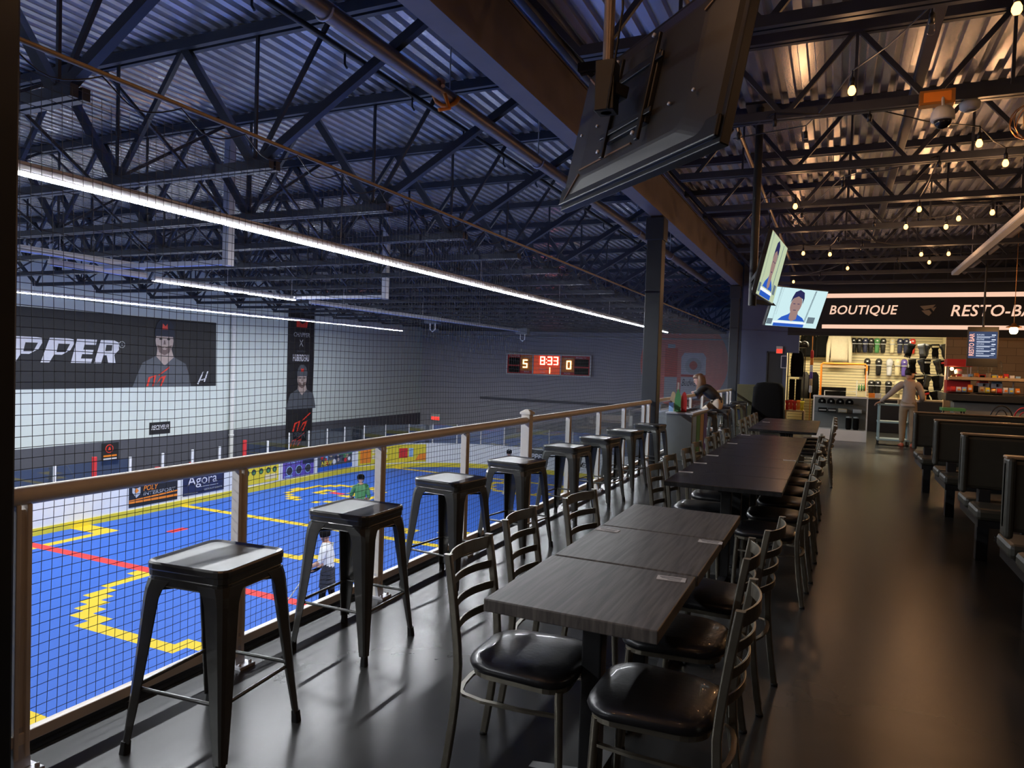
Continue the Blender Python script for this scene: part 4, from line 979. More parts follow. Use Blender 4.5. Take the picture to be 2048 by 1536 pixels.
# ceiling fittings
t = thing('junction_box', 'orange box fixed to a joist near the upper right', 'box', (.67, 6.9, 3.88)); MB().cbox((0, 0, .03), (.26, .1, .12)).build('case', 'copper', t, bevel=.004); MB().cbox((0, -.052, .03), (.2, .006, .08)).build('lid', 'orange', t)
t = thing('security_camera', 'round white dome camera below the orange box', 'camera', (.71, 6.8, 3.66)); MB().lathe([(.0, .14), (.06, .14), (.085, .1), (.09, .04), (.085, .03)], (0, 0, 0), 20).build('housing', 'plastic', t); MB().lathe([(.07, .035), (.06, 0), (.035, -.03), (.001, -.04)], (0, 0, 0), 20).build('dome', 'glassy', t); MB().tube([(0, 0, .14), (0, .1, .32)], .012, 8).build('stem', 'plastic', t)
t = thing('smoke_detector', 'flat white round smoke detector under a joist', 'smoke detector', (.95, 7.21, 3.93)); MB().lathe([(.0, -.05), (.05, -.05), (.075, -.03), (.08, 0), (.08, .02), (0, .02)], (0, 0, 0), 24).build('body', 'plastic', t); MB().lathe([(.03, -.058), (.05, -.05)], (0, 0, 0), 16).build('vent', 'greyp', t); MB().cbox((0, 0, .045), (.1, .1, .05)).build('box', 'greyp', t)
t = thing('strip_light', 'unlit pale strip light near the right edge above the booths', 'strip light', (2.28, 11.2, 3.84))
MB().box(-.07, 0, 0, .07, 7.0, .07).build('housing', 'plastic', t, bevel=.006); MB().box(-.06, .02, -.01, .06, 6.98, .001).build('diffuser', 'silver', t)
for y in (1.0, 4.9): MB().tube([(0, y, .07), (0, y, .9)], .004, 5).build('hanger_wire', 'housing', t)
def rstar(x, y, z, lab):
    t = thing('wire_lamp', lab, 'ceiling lamp', (x, y, z)); mb = MB()
    for k in range(6):
        a = k * PI / 6; mb.tube([(.16 * math.cos(a) * math.cos(b_), .16 * math.sin(a) * math.cos(b_), .16 * math.sin(b_)) for b_ in [j * PI / 8 for j in range(16)]], .004, 4, closed=True)
    mb.build('wire_globe', 'copper', t); MB().tube([(0, 0, .16), (0, 0, 4.75 - z)], .005, 5).build('cord', 'black', t)
rstar(1.52, 7.9, 3.95, 'brass wire globe lamp at the right edge under the roof')

# ------------------------------------------------------------------ sign over the shop
SG = 21.97
t = thing('shop_sign', 'long black fascia sign reading BOUTIQUE and RESTO-BAR between two pale stripes', 'sign', (3, SG, 2.86))
o0 = V((3, SG, 2.86))
MB().box(-.42 - 3, -.02, 0, 3.55, .03, .98).build('fascia', 'dwall', t)
MB().box(-.42 - 3, -.03, .86, 3.55, -.02, .98).build('stripe', 'signglow', t); MB().box(-.42 - 3, -.03, 0, 3.55, -.02, .11).build('stripe', 'signglow', t)
def sgtxt(s_, x, w_): mb = MB(); text(mb, s_, (x - 3, -.03, .35), (1, 0, 0), (0, 0, 1), w_, .3, shear=.2, bold=.012, spacing=1.05); mb.build('lettering', 'signglow', t)
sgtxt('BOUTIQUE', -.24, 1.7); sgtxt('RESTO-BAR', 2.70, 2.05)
mb = MB()
for pts in ([(1.98, .62), (2.34, .66), (2.28, .58), (2.08, .52)], [(2.02, .5), (2.12, .4), (2.2, .36), (2.26, .44), (2.2, .52)], [(2.24, .56), (2.36, .6), (2.3, .48)]): mb.extr([(a - 3, -.022, b_) for a, b_ in pts], (0, -.01, 0))
mb.build('emblem', 'tan', t)

# ------------------------------------------------------------------ the shop's goods
def stuffhook(t, x, y, z, l=.12): MB().tube([(x, y, z), (x, y - l, z), (x, y - l, z + .03)], .005, 5).build('hook', 'housing', t)
def shinpad(x, z, h_, col, lab, grp, w_=.17, y=24.9):
    t = thing('shin_pad', lab, 'shin pad', (x, y, z), 0, grp)
    R = []
    for f, s_ in ((0, .55), (.08, .72), (.45, .8), (.62, .75), (.68, .95), (.82, 1), (.95, .8), (1, .45)):
        a = w_ / 2 * s_; R.append([V((a * math.cos(q), -.07 * s_ * math.sin(q), -h_ + h_ * f)) for q in [PI * k / 6 for k in range(7)]] + [V((-a, .03, -h_ + h_ * f)), V((a, .03, -h_ + h_ * f))])
    MB().loft(R, 0, True, True).build('shell', col, t)
    MB().box(-w_ * .42, -.075, -h_ * .42, w_ * .42, .0, -h_ * .37).build('strap', 'silver', t); MB().cbox((0, -.075, -h_ * .17), (.05, .01, .035)).build('badge', 'bannerW', t); MB().tube([(0, .11, .02), (0, -.05, .02), (0, -.06, .05)], .005, 5).build('hook', 'housing', t)
k = 0
for x, c in ((.47, 'black'), (.63, 'black'), (.80, 'navy'), (.96, 'black'), (1.13, 'green'), (1.30, 'black'), (1.55, 'cream'), (1.76, 'navy'), (1.93, 'navy'), (2.1, 'bannerR')):
    shinpad(x, 2.74, .46, c, '%s shin pad, %s from the left in the top row of the shop wall' % ({'black': 'black', 'navy': 'dark blue', 'green': 'dark green', 'cream': 'cream', 'bannerR': 'red'}[c], ORD[k]), 'shin pads in the top row'); k += 1
k = 0
for x, c in ((.88, 'black'), (1.2, 'black'), (1.5, 'bannerW'), (1.72, 'cream'), (1.9, 'purple'), (2.08, 'cream')):
    shinpad(x, 2.1, .52, c, '%s shin pad, %s from the left in the middle row of the shop wall' % ({'black': 'black', 'bannerW': 'white', 'cream': 'cream', 'purple': 'blue'}[c], ORD[k]), 'shin pads in the middle row', .19); k += 1
for k, x in enumerate((1.02, 1.2, 1.5, 1.75)): shinpad(x, 1.42, .42, 'black' if k < 3 else 'cream', '%s glove-like pad, %s from the left in the bottom row of the shop wall' % ('black' if k < 3 else 'cream', ORD[k]), 'pads in the bottom row', .2)
def hoodie(x, y, z, col, lab, w_=.55, h_=.75):
    t = thing('hooded_sweatshirt', lab, 'sweatshirt', (x, y, z))
    R = []
    for f, a, d in ((0, .86, .12), (.12, .82, .15), (.5, .84, .16), (.8, .95, .16), (.93, .7, .14), (1, .3, .1)):
        R.append([V((w_ / 2 * a * math.cos(q) * (1 + .05 * math.cos(5 * q)), d / 2 * math.sin(q) * (1 + .15 * math.cos(7 * q)), -h_ + h_ * f)) for q in [2 * PI * k / 20 for k in range(20)]])
    MB().loft(R, 0, True, True).build('torso', col, t)
    for s_ in (-1, 1): MB().tube([(s_ * w_ * .38, 0, -.08), (s_ * w_ * .5, -.02, -h_ * .45), (s_ * w_ * .53, -.03, -h_ * 1.02)], [.07, .065, .045], 10, sx=.7).build('sleeve', col, t)
    MB().loft([[V((.12 * s_ * math.cos(q), -.02 + .09 * s_ * math.sin(q), zz)) for q in [2 * PI * k / 12 for k in range(12)]] for s_, zz in ((.7, -.04), (1, -.0), (.9, .06), (.5, .09))], 0, True, True).build('hood', col, t)
    MB().tube([(0, 0, .07), (0, 0, .13), (0, .06, .15), (0, 24.99 - y, .15)], .006, 5).build('hanger_hook', 'housing', t)
hoodie(-.86, 24.84, 2.86, 'blackm', 'black hooded sweatshirt hanging at the left of the shop wall', .38); hoodie(-.42, 24.8, 2.86, 'blackm', 'second black hooded sweatshirt, next to the oat-coloured one', .36); hoodie(.06, 24.65, 2.92, 'hoodie', 'large oat-coloured sweatshirt hanging in the shop', .62, .95)
# orange goal frame leaning on the slat wall
t = thing('hockey_goal', 'small orange-red goal frame standing before the slat wall', 'hockey goal', (.2, 24.0, 0))
mb = MB(); mb.tube([(-.62, 0, .03), (-.62, 0, 1.86), (-.58, 0, 1.9), (.6, 0, 1.9), (.64, 0, 1.86), (.64, 0, .03)], .03, 10); mb.build('post_frame', 'orange', t)
mb = MB(); mb.tube([(-.62, 0, .03), (-.5, .4, .03), (.52, .4, .03), (.64, 0, .03)], .022, 8); mb.tube([(-.5, .4, .03), (-.5, .3, 1.05), (.52, .3, 1.05), (.52, .4, .03)], .018, 8); mb.build('base_frame', 'bannerW', t)
MB().box(-.6, -.02, 1.78, .62, .0, 1.84).build('crossbar_pad', 'tan', t)
mb = MB(); mb.box(-.16, 0, 0, .56, .14, .44, 0); tag(mb.build('carton', 'blackm', loc=(-.25, 24.6, .72)), 'black box standing before the slat wall behind the display case', 'box')
tag(MB().box(-.55, 0, 0, .85, .45, .72).build('low_shelf', 'dwall', loc=(-.1, 24.5, 0)), 'dark low shelf at the foot of the slat wall', 'shelf')
t = thing('poster_stand', 'white sign stand with a yellow-green print behind the display case', 'sign', (.72, 23.9, 0)); MB().box(-.14, 0, 0, -.12, .02, 1.4).build('leg', 'bannerW', t); MB().box(.12, 0, 0, .14, .02, 1.7).build('leg', 'bannerW', t); MB().box(-.12, 0, .62, .12, .02, 1.1).build('panel', 'cream', t); MB().box(-.12, -.003, .8, .12, 0, .92).build('print', 'kick', t)
for k in range(3):
    tt = thing('water_bottle', 'small dark bottle on the sign stand, %s from the left' % ORD[k], 'bottle', (.65 + k * .07, 23.91, 1.1), 0, 'bottles on the sign stand'); MB().lathe([(.0, 0), (.025, 0), (.025, .12), (.012, .16), (.012, .19)], (0, 0, 0), 10).build('body', 'green', tt); MB().lathe([(.014, .19), (.014, .21), (0, .21)], (0, 0, 0), 8).build('lid', 'bannerW', tt)
# mannequin like outfit and helmets at the left jamb
t = thing('clothes_rack', 'dark rack at the left side of the shop opening', 'rack', (-1.12, 22.6, 0))
for x in (-.2, .26): MB().box(x, 0, 0, x + .03, .03, 2.64).build('upright', 'black', t)
for z in (.75, 1.45, 2.32): MB().box(-.2, -.16, z, .29, .2, z + .02).build('shelf', 'black', t)
def helmet(x, y, z, col, lab, grp):
    t = thing('hockey_helmet', lab, 'helmet', (x, y, z), 0, grp)
    MB().lathe([(.11, 0), (.125, .04), (.12, .1), (.085, .15), (.03, .175), (.002, .18)], (0, 0, 0), 16).build('shell', col, t); MB().box(-.1, -.13, -.02, .1, -.1, .03).build('visor', 'glassy', t); MB().cbox((0, -.12, .1), (.05, .02, .025)).build('vent', 'silver', t)
for k in range(3): helmet(-1.22 + k * .17, 22.6, 2.345 if k < 3 else 0, 'black', 'black helmet on the top shelf of the left rack, %s from the left' % ORD[k], 'helmets on the left rack')
t = thing('backpack', 'large black bag hanging in the left rack of the shop', 'bag', (-1.05, 22.55, 1.47))
MB().loft([rrect(.36 * s_, .22, .06, z) for s_, z in ((.9, 0), (1, .1), (1, .5), (.85, .68), (.4, .76))], 0, True, True).build('body', 'blackm', t); MB().loft([rrect(.26, .06, .02, z, cy=-.13) for z in (.08, .3)], 0).build('front_pocket', 'blackm', t); MB().tube([(-.06, 0, .75), (0, 0, .82), (.06, 0, .75)], .012, 6).build('handle', 'silver', t)
t = thing('goalie_pads', 'pair of long black leg pads standing in the left rack', 'leg pads', (-1.08, 22.55, .77))
for s_ in (-1, 1): MB().loft([rrect(.15, .12, .04, z, cx=s_ * .09) for z in (0, .1, .3, .5, .62)], 0, True, True).build('pad', 'blackm', t)
gl = (('redp', 'red'), ('bannerR', 'bright red'), ('redp', 'dark red'), ('orange', 'orange'), ('kick', 'yellow'))
for k, (c, nm) in enumerate(gl):
    t = thing('hockey_glove', '%s glove on the low shelf at the left of the shop' % nm, 'glove', (-1.26 + k * .1, 22.2, .5 + .02 * (k % 2)), 0, 'bright gloves at the left of the shop')
    MB().loft([rrect(.09, .09, .03, 0), rrect(.1, .1, .03, .1), rrect(.08, .08, .03, .16), rrect(.11, .1, .03, .2), rrect(.12, .1, .03, .26)], 0, True, True).build('cuff', c, t)
    for f in range(4): MB().tube([(-.035 + f * .024, -.02, .03), (-.035 + f * .024, -.05, -.01)], .012, 6).build('finger', c, t)
t = thing('low_shelf', 'low shelf with bright gloves at the left of the shop opening', 'shelf', (-1.08, 22.23, 0)); MB().box(-.24, -.1, .44, .3, .2, .48).build('shelf_board', 'tan', t); MB().box(-.24, -.1, 0, -.2, .2, .44).build('side', 'tan', t); MB().box(.26, -.1, 0, .3, .2, .44).build('side', 'tan', t)
t = thing('scarf_strip', 'narrow hanging strip of patterned socks at the left of the shop', 'socks', (-.66, 22.5, 1.0)); 
for k, c in enumerate(('bannerW', 'tan', 'purple', 'bannerW', 'orange', 'redp')): MB().lathe([(.02, 0), (.045, .03), (.04, .2), (.03, .25)], (0, 0, .2 * k), 10).build('sock', c, t)
MB().tube([(0, 0, -1.0), (0, 0, 1.66)], .012, 6).build('pole', 'copper', t)
t = thing('gear_bags', 'dark green jackets hung low on the slat wall left of the goal frame', 'jacket', (-.78, 24.5, 1.62))
for s_ in (-.14, .14): MB().loft([[V((s_ + .15 * a * math.cos(q), .1 * math.sin(q), z)) for q in [2 * PI * k / 14 for k in range(14)]] for a, z in ((1, -.85), (1.1, -.5), (.95, -.1), (.5, 0))], 0, True, True).build('coat', 'dwall' if s_ < 0 else 'blackm', t)
# dense wall of dark gear at the right of the shop
rr = random.Random(11); kk = 0
cols = ['black', 'blackm', 'banner', 'blackm', 'shorts', 'silver', 'black', 'redp', 'blackm', 'bannerG', 'black', 'cream']
t = thing('gear_rack', 'tall wire rack full of dark gear at the right of the shop', 'rack', (2.35, 23.4, 0))
for x in (-.45, .5): MB().box(x, 0, 0, x + .03, .03, 2.6).build('upright', 'silver', t)
for z in (.35, .75, 1.2, 1.65, 2.1): MB().tube([(-.45, 0, z), (.5, 0, z)], .01, 6).build('rail', 'silver', t)
places = ['in the lowest row', 'in the second row', 'in the third row', 'in the fourth row', 'in the top row']
for j, z in enumerate((.72, 1.17, 1.62, 2.07, 2.52)):
    for i in range(5):
        c = cols[kk % len(cols)]; kk += 1; nm = {'black': 'black', 'blackm': 'matte black', 'banner': 'charcoal', 'shorts': 'dark navy', 'silver': 'grey and black', 'redp': 'red and black', 'bannerG': 'dark grey', 'cream': 'cream and black'}[c]
        t = thing('hockey_glove', '%s glove %s of the right rack, %s from left' % (nm, places[j], ORD[i]), 'glove', (1.98 + i * .19 + rr.uniform(-.03, .03), 23.32, z), rr.uniform(-.5, .5), 'gloves on the right shop rack')
        T = Matrix.Rotation(rr.uniform(-.3, .3), 4, 'Y')
        MB().loft([[T @ p for p in R] for R in (rrect(.15, .12, .04, -.36), rrect(.17, .14, .05, -.26), rrect(.14, .11, .04, -.17), rrect(.19, .13, .04, -.1), rrect(.2, .12, .04, 0))], 0, True, True).build('shell', c if c not in ('silver', 'redp', 'cream') else 'blackm', t)
        MB().loft([[T @ p for p in R] for R in (rrect(.18, .145, .04, -.1), rrect(.185, .145, .04, -.05))], 0).build('cuff_band', c, t)
        for f in range(4): MB().tube([T @ V((-.06 + f * .04, -.02, -.34)), T @ V((-.06 + f * .04, -.06, -.41))], .018, 6).build('finger', 'blackm', t)
# display case
t = thing('display_case', 'white-framed glass display case with caps at the shop entrance', 'display case', (.12, 18.5, 0))
MB().box(-.59, 0, 0, .59, .5, .26).build('kick_base', 'white', t, bevel=.004)
for x in (-.59, .565): MB().box(x, 0, .26, x + .025, .025, 1.04).build('corner_post', 'white', t); MB().box(x, .475, .26, x + .025, .5, 1.04).build('corner_post', 'white', t)
MB().box(-.6, -.005, 1.02, .6, .02, 1.05).box(-.6, .48, 1.02, .6, .505, 1.05).build('top_frame', 'white', t); MB().box(-.59, .02, 1.03, .59, .48, 1.038).build('glass_top', 'glass', t)
MB().box(-.56, .03, .66, .56, .46, .668).build('glass_shelf', 'glass', t); MB().box(-.56, .008, .27, .56, .014, 1.02).build('glass_front', 'glass', t); MB().box(-.57, .46, .26, .57, .475, 1.02).build('back_panel', 'greyp', t)
def cap(x, y, z, col, lab, s=1.0):
    t = thing('baseball_cap', lab, 'cap', (x, y, z), -PI / 2, 'caps in the display case')
    MB().lathe([(.085 * s, 0), (.09 * s, .03 * s), (.08 * s, .08 * s), (.045 * s, .115 * s), (.003, .125 * s)], (0, 0, 0), 16).build('crown', col, t)
    mb = MB(); mb.extr([(.06 * s, -.07 * s, .0), (.12 * s, -.06 * s, .0), (.155 * s, -.025 * s, .0), (.155 * s, .025 * s, 0), (.12 * s, .06 * s, 0), (.06 * s, .07 * s, 0)], (0, 0, .008)); mb.build('brim', col, t); MB().cbox((.088 * s, 0, .055 * s), (.012, .04, .035)).build('badge', 'silver', t)
for k in range(4): cap(-.28 + k * .2, 18.72, .87, 'blackm', 'black cap in the upper row of the display case, %s from the left' % ORD[k])
tag(MB().box(-.45, .1, .855, .4, .4, .868).build('glass_shelf', 'glass', loc=(.12, 18.5, 0)), 'narrow upper glass shelf inside the display case', 'shelf')
for k, (x, c, nm) in enumerate(((-.26, 'blackm', 'black'), (-.05, 'banner', 'charcoal'), (.18, 'hoodie', 'oat-coloured'), (.5, 'silver', 'grey'))):
    t = thing('folded_shirt', '%s folded shirt on the glass shelf of the display case' % nm, 'shirt', (x, 18.74, .669), 0, 'folded shirts in the display case'); MB().loft([rrect(.19, .26, .02, z) for z in (0, .03, .06, .085)], 0, True, True).build('body', c, t); MB().cbox((0, -.131, .04), (.16, .006, .03)).build('collar', 'silver', t)
for k in range(2):
    t = thing('travel_mug', 'black insulated mug at the bottom of the display case, %s of two' % ('left' if k == 0 else 'right'), 'mug', (.32 + k * .16, 18.74, .26), 0, 'mugs in the display case'); MB().lathe([(.0, 0), (.05, 0), (.065, .05), (.065, .26), (.05, .28)], (0, 0, 0), 16).build('body', 'blackm', t); MB().lathe([(.06, .28), (.06, .31), (0, .32)], (0, 0, 0), 16).build('lid', 'silver', t)
# service counter in the shop
t = thing('shop_counter', 'dark shop counter behind the cart', 'counter', (1.0, 22.4, 0)); MB().box(-.2, 0, 0, 1.8, .6, .9).build('body', 'dwall', t); MB().box(-.24, -.03, .9, 1.84, .63, .94).build('countertop', 'tan', t, bevel=.004)
for k, (x, c, nm) in enumerate(((.95, 'orange', 'orange'), (1.1, 'bannerW', 'white'), (1.75, 'cream', 'cream'), (2.2, 'copper', 'copper-coloured'))): t = thing('small_box', '%s small box on the shop counter' % nm, 'box', (x, 22.6, .94), .2 * k); MB().cbox((0, 0, .06), (.16, .12, .12)).build('body', c, t, bevel=.004); MB().cbox((0, 0, .124), (.17, .13, .008)).build('lid', c, t)
# rolling cart
t = thing('utility_cart', 'pale blue rolling cart with three shelves beside the man at the shop', 'cart', (1.24, 18.45, 0))
for x in (-.3, .3):
    for y in (-.2, .2):
        MB().cbox((x, y, .52), (.04, .04, .86)).build('post', 'cartc' if (x < 0 or y > 0) else 'plastic', t, bevel=.004)
        w1 = MB().lathe([(.0, -.012), (.045, -.012), (.045, .012), (0, .012)], (0, 0, 0), 14, T=Matrix.Translation((x, y, .045)) @ Matrix.Rotation(PI / 2, 4, 'Y')).build('caster', 'rubber', t)
for z in (.1, .5, .9): MB().box(-.33, -.23, z, .33, .23, z + .04).build('tray', 'cartc', t, bevel=.006)
t = thing('parcel', 'tan parcel lying on the cart top', 'box', (1.42, 18.47, .94)); MB().cbox((0, 0, .05), (.2, .24, .1)).build('body', 'tan', t); MB().cbox((0, 0, .101), (.05, .24, .003)).build('tape', 'cream', t)
t = thing('card_reader', 'small dark handset lying on the cart top', 'handset', (1.0, 18.4, .94)); MB().cbox((0, 0, .015), (.09, .16, .03)).build('body', 'black', t, bevel=.005); MB().cbox((0, .03, .031), (.06, .06, .002)).build('screen', 'silver', t)

# ------------------------------------------------------------------ bar counter
t = thing('bar_counter', 'grey bar counter with a dark slab top on the right', 'counter', (2.2, 17.5, 0))
MB().box(.12, .2, 0, 4.3, .7, 1.08).build('front_panel', 'greyp', t); MB().box(-.06, 0, 1.1, 4.3, .75, 1.25).build('countertop', 'column', t, bevel=.01); MB().box(.1, .19, 1.06, 4.3, .74, 1.1).build('apron', 'column', t)
t = thing('snack_rack', 'two-tier rack of snacks on the bar counter', 'rack', (2.2, 17.7, 1.25))
for z in (.02, .28): MB().box(.0, 0, z, 2.4, .3, z + .015).build('shelf', 'black', t)
for x in (0, 1.2, 2.38): MB().box(x, .28, 0, x + .02, .3, .42).build('upright', 'housing', t)
MB().box(0, -.01, .3, 2.4, 0, .36).build('price_strip', 'tan', t)
rr = random.Random(8); cs = [('redp', 'red'), ('orange', 'orange'), ('kick', 'yellow'), ('bannerW', 'white'), ('blackm', 'black'), ('copper', 'copper'), ('lblue', 'pale blue'), ('tan', 'tan')]
for j, (z, w_) in enumerate(((1.285, 'lower'), (1.545, 'upper'))):
    for i in range(12):
        c, nm = cs[(i * 3 + j * 5) % 8]; h_ = .1 + .06 * rr.random()
        t = thing('snack_packet', '%s snack packet on the %s tier of the snack rack, %s from the left' % (nm, w_, ORD[i]), 'snack', (2.3 + i * .105, 17.82, z), rr.uniform(-.2, .2), 'snack packets on the bar rack')
        MB().loft([rrect(.085, .03, .01, 0), rrect(.09, .07, .02, h_ * .4), rrect(.085, .05, .02, h_ * .8), rrect(.09, .008, .003, h_)], 0, True, True).build('packet', c, t); MB().cbox((0, -.036, h_ * .45), (.05, .006, h_ * .3)).build('print', cs[(i + j) % 8][0], t)
t = thing('popcorn_machine', 'lit popcorn machine with a red top on the bar counter', 'popcorn machine', (2.42, 18.15, 1.25))
MB().box(-.22, -.2, 0, .22, .2, .28).build('base', 'redp', t, bevel=.005); MB().box(-.24, -.22, .58, .24, .22, .74).build('roof', 'redp', t, bevel=.01)
for x in (-.22, .2):
    for y in (-.2, .18): MB().box(x, y, .28, x + .02, y + .02, .58).build('corner_post', 'housing', t)
MB().box(-.2, -.196, .28, .2, -.192, .58).build('glass_front', 'glass', t); MB().lathe([(.0, .42), (.08, .42), (.09, .5), (.05, .53)], (.02, 0, 0), 14).build('kettle', 'housing', t); MB().loft([rrect(.38, .34, .05, .285), rrect(.36, .3, .05, .33), rrect(.2, .16, .04, .38)], 0, True, True).build('popcorn', 'cream', t); MB().lathe([(.002, -.04), (.03, -.03), (.035, 0), (.02, .03)], (-.12, -.05, .53), 10).build('lamp_bulb', 'bulbh', t)
ld = bpy.data.lights.new('machine_light', 'POINT'); ld.energy = 4; ld.color = (1, .62, .3); ld.shadow_soft_size = .04; lo = bpy.data.objects.new('machine_light', ld); COL.objects.link(lo); lo.parent = t; lo.location = (-.12, -.05, .45)
for x, m_, nm in ((2.88, 'redliq', 'red'), (3.12, 'bluliq', 'blue')):
    t = thing('drink_dispenser', 'clear tank of %s drink standing on the bar counter' % nm, 'drink dispenser', (x, 18.12, 1.25)); MB().cbox((0, 0, .12), (.2, .3, .24)).build('base', 'bannerW', t, bevel=.006)
    MB().loft([rrect(.19, .24, .03, z) for z in (.24, .42)], 0).build('drink', 'bannerR' if nm == 'red' else 'lblue', t); MB().loft([rrect(.195 * a, .245 * a, .05 * a, z) for a, z in ((1, .42), (1, .6), (.9, .68), (.6, .72))], 0, True, True).build('tank', 'glass', t); MB().cbox((0, -.17, .2), (.03, .04, .06)).build('tap', 'black', t)
t = thing('menu_screen', 'lit menu screen reading RESTO BAR hanging over the bar', 'screen', (2.72, 17.3, 2.25))
MB().box(-.27, 0, -.42, .27, .05, .4).build('frame', 'black', t, bevel=.004); MB().box(-.25, -.004, -.25, .25, 0, .3).build('display', 'menub', t)
mb = MB(); text(mb, 'RESTO BAR', (-.15, -.007, -.2), (0, 0, 1), (-1, 0, 0), .46, .09, bold=.02); mb.build('lettering', 'menuo', t)
for k, s_ in enumerate(('BURGERS', 'POUTINE', 'HOT-DOG', 'NACHOS', 'BOISSONS')):
    z = .22 - k * .095; mb = MB(); text(mb, s_, (-.11, -.007, z), (1, 0, 0), (0, 0, 1), .13, .028); mb.box(-.11, -.008, z - .03, .2, -.006, z - .022); mb.box(-.11, -.008, z - .048, .12, -.006, z - .04); mb.box(.15, -.008, z, .22, -.006, z + .02); mb.build('lettering', 'menut', t)
MB().tube([(0, .03, .4), (0, .03, 2.54)], .02, 8).build('drop_pole', 'black', t)
t = thing('pendant_lamp', 'glowing amber pendant lamp hanging before the sign at the right', 'pendant lamp', (3.05, 16.3, 2.52))
MB().lathe([(.13, .06), (.12, .075), (.05, .1), (.03, .14), (.0, .15)], (0, 0, 0), 18).build('shade', 'copper', t); MB().lathe([(.002, -.07), (.05, -.06), (.07, -.02), (.07, .03), (.05, .06)], (0, 0, 0), 16).build('globe', 'bulbh', t); MB().tube([(0, 0, .14), (0, 0, 2.2)], .006, 6).build('cord', 'copper', t)
ld = bpy.data.lights.new('pendant_light', 'POINT'); ld.energy = 30; ld.color = (1, .5, .2); ld.shadow_soft_size = .08; lo = bpy.data.objects.new('pendant_light', ld); COL.objects.link(lo); lo.parent = t; lo.location = (0, 0, -.16)
for px_ in (4.5, 5.7):  # unseen pendants added to throw more light on the sign
    u_ = dup(t, (px_, 16.3, 2.52), None, 'amber pendant lamp added out of view over the bar to light the sign, %s of two' % ('left' if px_ < 5 else 'right'))
# bentwood chairs and a green-topped table behind the booths
def bent(x, y, m_, lab, a=0):
    t = thing('bentwood_chair', lab, 'chair', (x, y, 0), a)
    MB().lathe([(.0, .45), (.19, .45), (.2, .46), (.19, .475), (0, .478)], (0, 0, 0), 20).build('seat', m_, t)
    MB().tube([(-.19, .15, .46)] + [(-.19 * math.cos(q), .17 + .03 * math.sin(q), .78 + .28 * math.sin(q)) for q in [k * PI / 10 for k in range(11)]] + [(.19, .15, .46)], .013, 8).build('outer_hoop', m_, t)
    MB().tube([(-.1, .15, .46)] + [(-.1 * math.cos(q), .17 + .02 * math.sin(q), .78 + .2 * math.sin(q)) for q in [k * PI / 10 for k in range(11)]] + [(.1, .15, .46)], .01, 8).build('inner_hoop', m_, t)
    for sx in (-1, 1):
        for sy in (-1, 1): MB().tube([(sx * .13, sy * .13, .45), (sx * .18, sy * .18, .0)], .013, 8).build('leg', m_, t)
bent(3.0, 16.9, 'black', 'black bentwood chair in front of the bar counter', PI); bent(3.35, 16.2, 'redp', 'red bentwood chair near the right edge', PI * .8)
t = thing('cafe_table', 'small green-topped table beside the bar counter', 'table', (2.22, 17.1, 0)); MB().cbox((0, 0, .93), (.42, .4, .06)).build('tabletop', 'green', t, bevel=.004)
for x in (-.18, .18):
    for y in (-.17, .17): MB().tube([(x, y, .9), (x, y, 0)], .014, 8).build('leg', 'black', t)
MB().cbox((0, 0, .75), (.36, .34, .2)).build('drawer_box', 'plastic', t)

# ------------------------------------------------------------------ sorting station, olive cabinet, covered machine
t = thing('sorting_station', 'grey waste sorting cabinet with coloured panels behind the column', 'waste station', (-2.40, 13.05, 0))
MB().box(-.24, -.8, 0, .2, .8, .8).build('cabinet', 'greyp', t, bevel=.006); MB().box(-.25, -.82, .8, .22, .82, .83).build('lid', 'housing', t, bevel=.004)
for k, (c, y) in enumerate((('lblue', -.56), ('green', -.18), ('tan', .2), ('purple', .58))):
    MB().box(.2, y - .17, .08, .206, y + .17, .76).build('door_panel', c, t); MB().box(-.1, y - .12, .83, .12, y + .12, .834).build('slot', 'blackm', t)
def bsign(c, x0, y, prof, z0=.83):      # prof: (half width, height) outline
    mb = MB(); mb.extr([(x0 + hw, y, z0 + h_) for hw, h_ in prof] + [(x0 - hw, y, z0 + h_) for hw, h_ in prof[::-1]], (0, .014, 0)); mb.build('back_sign', c, t)
bsign('tan', -.19, -.52, [(.045, 0), (.05, .12), (.048, .24), (.03, .32), (.005, .35)])
bsign('green', -.10, -.56, [(.055, 0), (.055, .22), (.04, .3), (.018, .36), (.016, .4)]); bsign('skinP', -.10, -.565, [(.016, 0), (.016, .12)], 1.22)
bsign('redp', .0, -.52, [(.045, 0), (.05, .12), (.048, .24), (.03, .32), (.005, .35)]); bsign('lblue', -.2, -.62, [(.04, 0), (.04, .16)])
t = thing('olive_cabinet', 'olive-brown cabinet at the end of the mezzanine beside the covered machine', 'cabinet', (-2.25, 20.9, 0)); MB().box(-.28, 0, 0, .3, .5, 1.2).build('body', 'olive', t, bevel=.01); MB().box(.0, -.012, .06, .28, 0, 1.1).build('door', 'olive', t); MB().tube([(.03, -.02, .6), (.03, -.03, .7)], .01, 6).build('handle', 'housing', t)
t = thing('covered_machine', 'bulky machine under a black cloth cover near the service door', 'covered machine', (-1.62, 20.2, 0))
MB().loft([rrect(.84, .8, .08, 0), rrect(.82, .78, .1, .4), rrect(.78, .74, .12, .9), rrect(.76, .7, .14, 1.15), rrect(.6, .55, .14, 1.27), rrect(.3, .28, .1, 1.3)], 0, True, True).build('cover', 'blackm', t, bevel=0)
t = thing('exit_sign', 'small lit red exit sign on the navy wall above the service door', 'exit sign', (-1.52, 21.98, 2.23)); MB().box(-.09, -.06, -.11, .09, 0, .1).build('case', 'plastic', t); MB().box(-.08, -.064, -.1, .08, -.06, .02).build('panel', 'exit', t)
